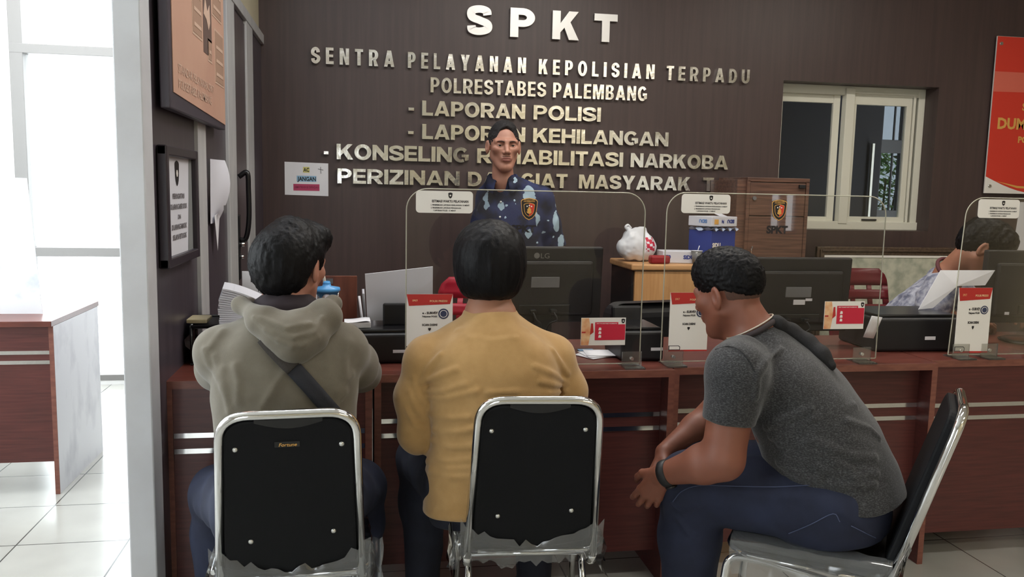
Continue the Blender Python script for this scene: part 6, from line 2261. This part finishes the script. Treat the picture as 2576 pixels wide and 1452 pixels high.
def add_eyes(m, brow=True):
    for sx in (-1, 1):
        e = MB().lathe([(0, -0.0115), (0.008, -0.0083), (0.0115, 0), (0.008, 0.0083), (0, 0.0115)], n=16)
        e.bm.free()
        e = MB()
        bmesh.ops.create_uvsphere(e.bm, u_segments=20, v_segments=14, radius=0.0126 * m.hs)
        for f in e.bm.faces:
            f.smooth = True
        c = m.wld((sx * 0.0315, 0.0722, 0.0055))
        bmesh.ops.translate(e.bm, vec=Vector(c), verts=e.bm.verts[:])
        eb = e.build('eye', mat('eye white shaded', s2l(186, 172, 162), 0.3), m.obj)  # white darkened for the shade of the eye socket
        fw = m.R[:, 1]
        i = MB().lathe([(0, 0.0030), (0.003, 0.0027), (0.0064, 0.0010), (0.0068, -0.001), (0, -0.001)], n=16, M=Matrix.Translation(Vector(c + fw * 0.0112 * m.hs)) @ Vector(fw).to_track_quat('Z', 'Y').to_matrix().to_4x4())
        i.build('iris', mat('dark iris', s2l(30, 20, 16), 0.15), eb)
    if brow:
        for sx in (-1, 1):
            pts = [m.wld((sx * a, b, c)) for a, b, c in ((0.012, 0.0960, 0.0205), (0.026, 0.0945, 0.0240), (0.040, 0.0870, 0.0238), (0.051, 0.0760, 0.0200))]
            MB().tube(smooth_path([Vector(p) for p in pts], 5), [0.0014 + 0.0014 * math.sin(min(1, (k + 3) / 14) * PI) for k in range(16)], 8, flat=1.2).build('eyebrow', mat('eyebrow hair', s2l(58, 44, 40), 0.9), m.obj)


# ---------- standing officer in the navy batik shirt, facing the camera
def batik_mat(name, base, dark, pale, leaves, sc=24.0, pth=0.16):
    """navy cloth with pale leaves (centre, radii in metres) and small pale specks"""
    m = bpy.data.materials.new(name)
    m.use_nodes = True
    nt = m.node_tree
    L = nt.links
    b = nt.nodes['Principled BSDF']
    b.inputs['Roughness'].default_value = 0.8
    tc = nt.nodes.new('ShaderNodeTexCoord')
    nz = nt.nodes.new('ShaderNodeTexNoise')
    nz.inputs['Scale'].default_value = 22
    L.new(tc.outputs['Object'], nz.inputs[0])
    vm = nt.nodes.new('ShaderNodeMix')
    vm.data_type = 'RGBA'
    vm.blend_type = 'ADD'
    vm.inputs[0].default_value = 0.045
    L.new(tc.outputs['Object'], vm.inputs[6])
    L.new(nz.outputs['Color'], vm.inputs[7])
    v2 = nt.nodes.new('ShaderNodeTexVoronoi')
    v2.inputs['Scale'].default_value = sc
    L.new(vm.outputs[2], v2.inputs['Vector'])
    r0 = nt.nodes.new('ShaderNodeValToRGB')
    r0.color_ramp.elements[0].color = (*base, 1)
    r0.color_ramp.elements[1].color = (*dark, 1)
    r0.color_ramp.elements[0].position = 0.42
    r0.color_ramp.elements[1].position = 0.58
    n2 = nt.nodes.new('ShaderNodeTexNoise')
    n2.inputs['Scale'].default_value = 11
    L.new(tc.outputs['Object'], n2.inputs[0])
    L.new(n2.outputs[0], r0.inputs[0])

    def math_(op, a, bv):
        mm = nt.nodes.new('ShaderNodeMath')
        mm.operation = op
        L.new(a, mm.inputs[0])
        if hasattr(bv, 'links'):
            L.new(bv, mm.inputs[1])
        else:
            mm.inputs[1].default_value = bv
        return mm.outputs[0]

    def mix(fac, a, bcol):
        x = nt.nodes.new('ShaderNodeMix')
        x.data_type = 'RGBA'
        L.new(fac, x.inputs[0])
        L.new(a, x.inputs[6])
        x.inputs[7].default_value = (*bcol, 1)
        return x.outputs[2]
    sp = nt.nodes.new('ShaderNodeSeparateColor')
    L.new(v2.outputs['Color'], sp.inputs[0])
    speck = math_('MULTIPLY', math_('LESS_THAN', v2.outputs['Distance'], pth), math_('LESS_THAN', sp.outputs[0], 0.6))
    c = mix(speck, r0.outputs[0], pale)
    fac = None
    off = 0.045 * 0.5
    for ctr, rad in leaves:
        s1 = nt.nodes.new('ShaderNodeVectorMath')
        s1.operation = 'SUBTRACT'
        L.new(vm.outputs[2], s1.inputs[0])
        s1.inputs[1].default_value = tuple(x + off for x in ctr)
        s2 = nt.nodes.new('ShaderNodeVectorMath')
        s2.operation = 'DIVIDE'
        L.new(s1.outputs[0], s2.inputs[0])
        s2.inputs[1].default_value = (rad[0], 0.06, rad[1])
        s3 = nt.nodes.new('ShaderNodeVectorMath')
        s3.operation = 'LENGTH'
        L.new(s2.outputs[0], s3.inputs[0])
        f = math_('LESS_THAN', s3.outputs['Value'], 1.0)
        fac = f if fac is None else math_('MAXIMUM', fac, f)
    if fac is not None:
        c = mix(fac, c, tuple(x * 0.8 for x in pale))
    L.new(c, b.inputs['Base Color'])
    return m


# ---------- standing officer in the navy batik shirt, facing the camera
def standing_man():
    J = dict(neck=(0.690, 4.225, 1.43), shl=(0.885, 4.20, 1.345), shr=(0.640, 4.38, 1.345), ell=(0.975, 4.22, 1.08), elr=(0.60, 4.44, 1.08),
             wrl=(0.90, 4.08, 0.86), wrr=(0.62, 4.32, 0.86), hal=(-0.3, -0.5, -0.8), har=(0.2, -0.5, -0.8), thl=(-0.9, -0.2, 0.1), thr=(0.8, -0.5, 0.1), cul=(0.4,), cur=(0.4,),
             hipl=(0.80, 4.24, 0.86), hipr=(0.65, 4.33, 0.86), knl=(0.82, 4.22, 0.46), knr=(0.64, 4.32, 0.46), anl=(0.82, 4.26, 0.08), anr=(0.63, 4.36, 0.08), ft=(-0.4, -0.9))
    m = Person('person', 'standing man in a navy batik shirt with pale blue leaves, facing forward behind the counter', J, (0.688, 4.205, 1.598), (180, 1, 0), 1.04, skin_mat('light brown skin', (176, 126, 106)), 0.90)
    m.nr = 0.05
    zx, xx = (-0.05, -0.06, 1), (0.84, -0.54, 0)
    st0 = [(0.0, 0, 0, .15, .10), (.15, 0, 0, .14, .10), (.32, 0, 0, .15, .105), (.45, 0, 0, .16, .10), (.52, 0, 0, .13, .08), (.57, 0, 0, .07, .06), (.60, 0, 0, .055, .055)]
    m.build(torso=lambda P: loft(P, (0.762, 4.285, 0.82), zx, xx, st0), finehead=0.0027)
    stS = [(0.0, 0, 0, .178, .125), (.12, 0, 0, .17, .122), (.30, 0, 0, .172, .124), (.42, 0, 0, .182, .118), (.50, 0, 0, .165, .100), (.555, 0, 0, .105, .082), (.59, 0, 0, .072, .070), (.612, 0, 0, .062, .064)]

    def sh(P):
        d = loft(P, (0.762, 4.285, 0.82), zx, xx, stS, 2.3, 0.012)
        for s in 'lr':
            a, b = m.J['sh' + s], m.J['el' + s]
            e2 = a + (b - a) * 0.95
            q = chain(P, [(*a, .062), (*(a * .5 + b * .5), .060), (*e2, .060)], 0.03)
            q = smax(q, (P - a) @ N3(b - a) - np.linalg.norm(e2 - a), 0.008)
            d = smin(d, q, 0.026)
        for sg, q in ((1, 'l'), (-1, 'r')):
            d = smin(d, cap(P, m.J['neck'] + N3(np.array((0.9, -0.44, 0))) * 0.045 * sg + (0, 0, -0.012), m.J['sh' + q] + (0, 0, -0.004), .044, .062), 0.03)
        c = m.J['neck']
        d = smax(d, -cap(P, c + (-0.012, -0.085, 0.02), c + (-0.03, -0.115, -0.085), 0.034, 0.006), 0.008)
        return d
    F = [([(0.86, 4.10, 1.30), (0.84, 4.10, 1.15)], 0.012, 0.004), ([(0.78, 4.12, 1.30), (0.74, 4.14, 1.05)], 0.012, 0.004), ([(0.97, 4.15, 1.25), (0.93, 4.15, 1.18)], 0.012, 0.005)]
    lv = []
    for px, py, rx, rz in ((1331, 490, .032, .050), (1399, 560, .022, .055), (1352, 552, .012, .030), (1224, 505, .014, .042), (1372, 447, .022, .013), (1412, 610, .02, .035), (1246, 575, .014, .03),
                           (1385, 470, .014, .022), (1296, 610, .02, .025), (1330, 590, .014, .022), (1300, 452, .010, .012), (1262, 520, .012, .02)):
        p = hit(sh, px, py, 3.2)
        if p is not None:
            lv.append((p, (rx, rz)))
    bt = batik_mat('navy batik', s2l(38, 46, 86), s2l(24, 27, 48), s2l(172, 196, 212), lv)
    m.cloth('shirt', with_folds(sh, F, 0.003, 16), (0.4, 4.02, 0.78), (1.12, 4.56, 1.50), bt, 0.006, 'navy batik shirt with pale blue leaves')
    cg = []
    for k in range(25):
        a = math.radians(-90 - 12 + 26 + k * (360 - 52) / 24)
        fr = max(0.0, math.cos(a + math.radians(102)))                # 1 at the front
        c0 = Vector(m.J['neck'])
        e = Vector((math.cos(a), math.sin(a), 0))
        w = 0.030 + 0.022 * fr ** 3
        cg.append([c0 + e * 0.063 + Vector((0, 0, 0.022 - 0.034 * fr)), c0 + e * 0.069 + Vector((0, 0, 0.034 - 0.038 * fr)),
                   c0 + e * 0.079 + Vector((0, 0, 0.022 - 0.045 * fr)), c0 + e * (0.088 + 0.012 * fr) + Vector((0, 0, 0.022 - w - 0.050 * fr))])
    co = MB().sheet(cg).build('collar', bt, m.obj)
    solidify(co, 0.003)
    for k in range(4):
        p = hit(sh, 1262 - 2 * k, 470 + 38 * k, 3.0)
        if p is not None:
            n = grad(sh, p)
            MB().lathe([(0, 0.003), (0.005, 0.0025), (0.0055, 0), (0, 0)], n=12, M=Matrix.Translation(Vector(p)) @ Vector(n).to_track_quat('Z', 'Y').to_matrix().to_4x4()).build('button', mat('pale button', s2l(220, 220, 216), 0.3), m.obj)

    def tr(P):
        d = loft(P, (0.735, 4.285, 0.76), (0, 0, 1), xx, [(0, 0, 0, .165, .115), (.1, 0, 0, .165, .115), (.14, 0, 0, .155, .11)], 2.5)
        for s in 'lr':
            d = smin(d, m.leg(P, s, 0.012), 0.04)
        return smax(d, 0.05 - P[:, 2], 0.01)
    m.cloth('trousers', with_folds(tr, None, 0.004, 15), (0.45, 4.05, 0.03), (1.0, 4.55, 0.93), mat('black trousers', s2l(30, 30, 36), 0.85), 0.009)
    m.cloth('shoes', lambda P: np.minimum(shoe_sdf(P, m.J['anl'], m.J['ft']), shoe_sdf(P, m.J['anr'], m.J['ft'])), (0.45, 4.0, -0.01), (0.95, 4.45, 0.17), M_shoe, 0.007)
    add_eyes(m)

    def hair(L):
        d = ell(L, (0, -0.014, 0.039), (0.0750, 0.0965, 0.0845))
        d = smin(d, ell(L, (0, 0.02, 0.088), (0.050, 0.055, 0.037)), 0.02)
        d = smax(d, -ell(L, (0, 0.105, 0.03), (0.056, 0.066, 0.068)), 0.008)
        d = smax(d, -(L[:, 2] + 0.004 - 0.42 * np.maximum(0, L[:, 1] - 0.01) + 0.5 * np.maximum(0, -L[:, 1] - 0.02)), 0.006)
        return d
    m.part_l('hair', strands(hair, 0.0018, 110, (1, 1, 1), 0.001), M_hairs, 0.12, 0.003)

    def stache(L):
        return ell(L * np.array((1, 1, 1)), (0, 0.0945, -0.0472), (0.022, 0.006, 0.0028))
    m.part_l('moustache', stache, mat('thin moustache', s2l(128, 92, 78), 0.9), 0.13, 0.002, -0.06, -0.03)
    return m


# ---------- officer writing behind the right end of the counter
def writing_officer():
    J = dict(neck=(2.690, 3.46, 1.045), shl=(2.775, 3.63, 0.985), shr=(2.547, 3.335, 0.985), ell=(2.945, 3.60, 0.865), elr=(2.485, 3.32, 0.865),
             wrl=(3.04, 3.44, 0.84), wrr=(2.70, 3.30, 0.838), hal=(-0.3, -0.6, -0.05), har=(0.9, 0.15, -0.05), thl=(-0.9, -0.2, 0.3), thr=(0.1, 0.9, 0.3), cul=(0.3,), cur=(0.55,),
             hipl=(2.470, 3.74, 0.53), hipr=(2.360, 3.60, 0.53), knl=(2.825, 3.56, 0.50), knr=(2.685, 3.50, 0.50), anl=(2.825, 3.56, 0.09), anr=(2.685, 3.50, 0.09), ft=(0.8, -0.6))
    m = Person('person', 'officer in a grey blue batik shirt bent over writing behind the right screen', J, (2.745, 3.345, 1.165), (122, 36, 0), 1.06, skin_mat('brown skin', (166, 114, 90)))
    zx, xx = (0.44, -0.33, 0.84), (-0.6, -0.8, 0)
    st0 = [(0.0, 0, 0, .15, .12), (.15, 0, 0, .15, .125), (.30, 0, 0, .155, .12), (.44, 0, 0, .165, .105), (.52, 0, 0, .13, .085), (.58, 0, 0, .07, .065), (.62, 0, 0, .058, .06)]
    m.build(torso=lambda P: loft(P, (2.415, 3.67, 0.50), zx, xx, st0))
    stS = [(-.02, 0, 0, .178, .14), (.12, 0, 0, .176, .148), (.28, 0, .004, .180, .146), (.40, 0, .006, .188, .132), (.48, 0, .004, .178, .112), (.55, 0, 0, .11, .088), (.60, 0, 0, .07, .072)]

    def sh(P):
        d = loft(P, (2.415, 3.67, 0.50), zx, xx, stS, 2.3, 0.012)
        for s in 'lr':
            a, b = m.J['sh' + s], m.J['el' + s]
            e2 = a + (b - a) * 0.92
            q = chain(P, [(*a, .075), (*(a * .5 + b * .5), .070), (*e2, .066)], 0.03)
            q = smax(q, (P - a) @ N3(b - a) - np.linalg.norm(e2 - a), 0.008)
            d = smin(d, q, 0.028)
        return d
    F = fold_px(sh, [[(2262, 745), (2310, 735), (2360, 745)], [(2300, 690), (2340, 720), (2360, 740)], [(2330, 680), (2370, 700), (2400, 720)], [(2250, 720), (2300, 725), (2350, 735)]], 0.010, 0.007)
    bt = mat('grey blue batik', s2l(104, 107, 126), 0.85, col2=s2l(168, 169, 180), scale=34, detail=7, ramp=(0.38, 0.62), bump=0.1, bscale=300)
    m.cloth('shirt', with_folds(sh, F, 0.005, 26), (2.13, 3.14, 0.44), (3.08, 3.98, 1.16), bt, 0.007, 'grey blue batik shirt')
    nk, hb = m.J['neck'], m.wld((0, -0.024, -0.045))
    ax = N3(hb - nk)
    u = N3(np.cross(ax, (0, 1, 0)))
    v = np.cross(ax, u)
    MB().tube([Vector(nk + ax * 0.012 + (u * math.cos(a) + v * math.sin(a)) * 0.076) for a in [k * PI / 16 for k in range(32)]], 0.0085, 8, closed=True).build('collar', mat('maroon collar edge', s2l(86, 44, 48), 0.8), m.obj)

    def tr(P):
        d = loft(P, (2.415, 3.67, 0.45), (0.1, -0.07, 1), xx, [(0, 0, 0, .165, .12), (.08, 0, 0, .172, .13), (.14, 0, 0, .165, .125)], 2.5)
        for s in 'lr':
            d = smin(d, m.leg(P, s, 0.012), 0.04)
        return smax(d, 0.05 - P[:, 2], 0.01)
    m.cloth('trousers', tr, (2.13, 3.3, 0.03), (3.0, 3.95, 0.66), mat('black trousers', s2l(30, 30, 36), 0.85), 0.01)
    m.cloth('shoes', lambda P: np.minimum(shoe_sdf(P, m.J['anl'], m.J['ft']), shoe_sdf(P, m.J['anr'], m.J['ft'])), (2.58, 3.32, -0.01), (3.08, 3.68, 0.17), M_shoe, 0.008)
    add_eyes(m)

    def hair(L):
        d = ell(L, (0, -0.012, 0.045), (0.083, 0.106, 0.092))
        d = smin(d, ell(L, (0, 0.045, 0.085), (0.066, 0.055, 0.042)), 0.03)
        d = smin(d, ell(L, (0, -0.05, 0.0), (0.068, 0.055, 0.065)), 0.03)
        d = smax(d, -cap(L, (0, 0.120, 0.0), (0, 0.16, -0.1), 0.066, 0.1), 0.010)
        d = smax(d, -(L[:, 2] + 0.058 + 0.25 * np.maximum(0, -L[:, 1] - 0.04)), 0.012)
        ax_ = L.copy()
        ax_[:, 0] = np.abs(ax_[:, 0])
        d = smax(d, -ell(ax_, (0.09, 0.018, -0.03), (0.034, 0.05, 0.05)), 0.01)
        return d
    m.part_l('hair', strands(hair, 0.004, 70, (1, 1, 0.6), 0.002), M_hairb, 0.15, 0.0045)
    # officer's chair and pen
    return m


for make in (yellow_man, hoodie_man, grey_man, standing_man, writing_officer):
    make()

ec = empty('office_chair', (2.415, 3.67, 0), -PI / 2, 'low black stool chair beneath the officer writing', 'chair')
MB().box(-0.21, 0.21, -0.2, 0.2, 0.40, 0.455, 0.03, seg=3).build('seat', M_black, ec)
MB().cyl((0, 0, 0.06), (0, 0, 0.40), 0.025).build('gas_column', M_blackgloss, ec)
for k in range(5):
    a = k * 2 * PI / 5
    MB().tube([(0, 0, 0.08), (0.24 * math.cos(a), 0.24 * math.sin(a), 0.016)], [0.022, 0.015]).build('leg', M_black, ec)
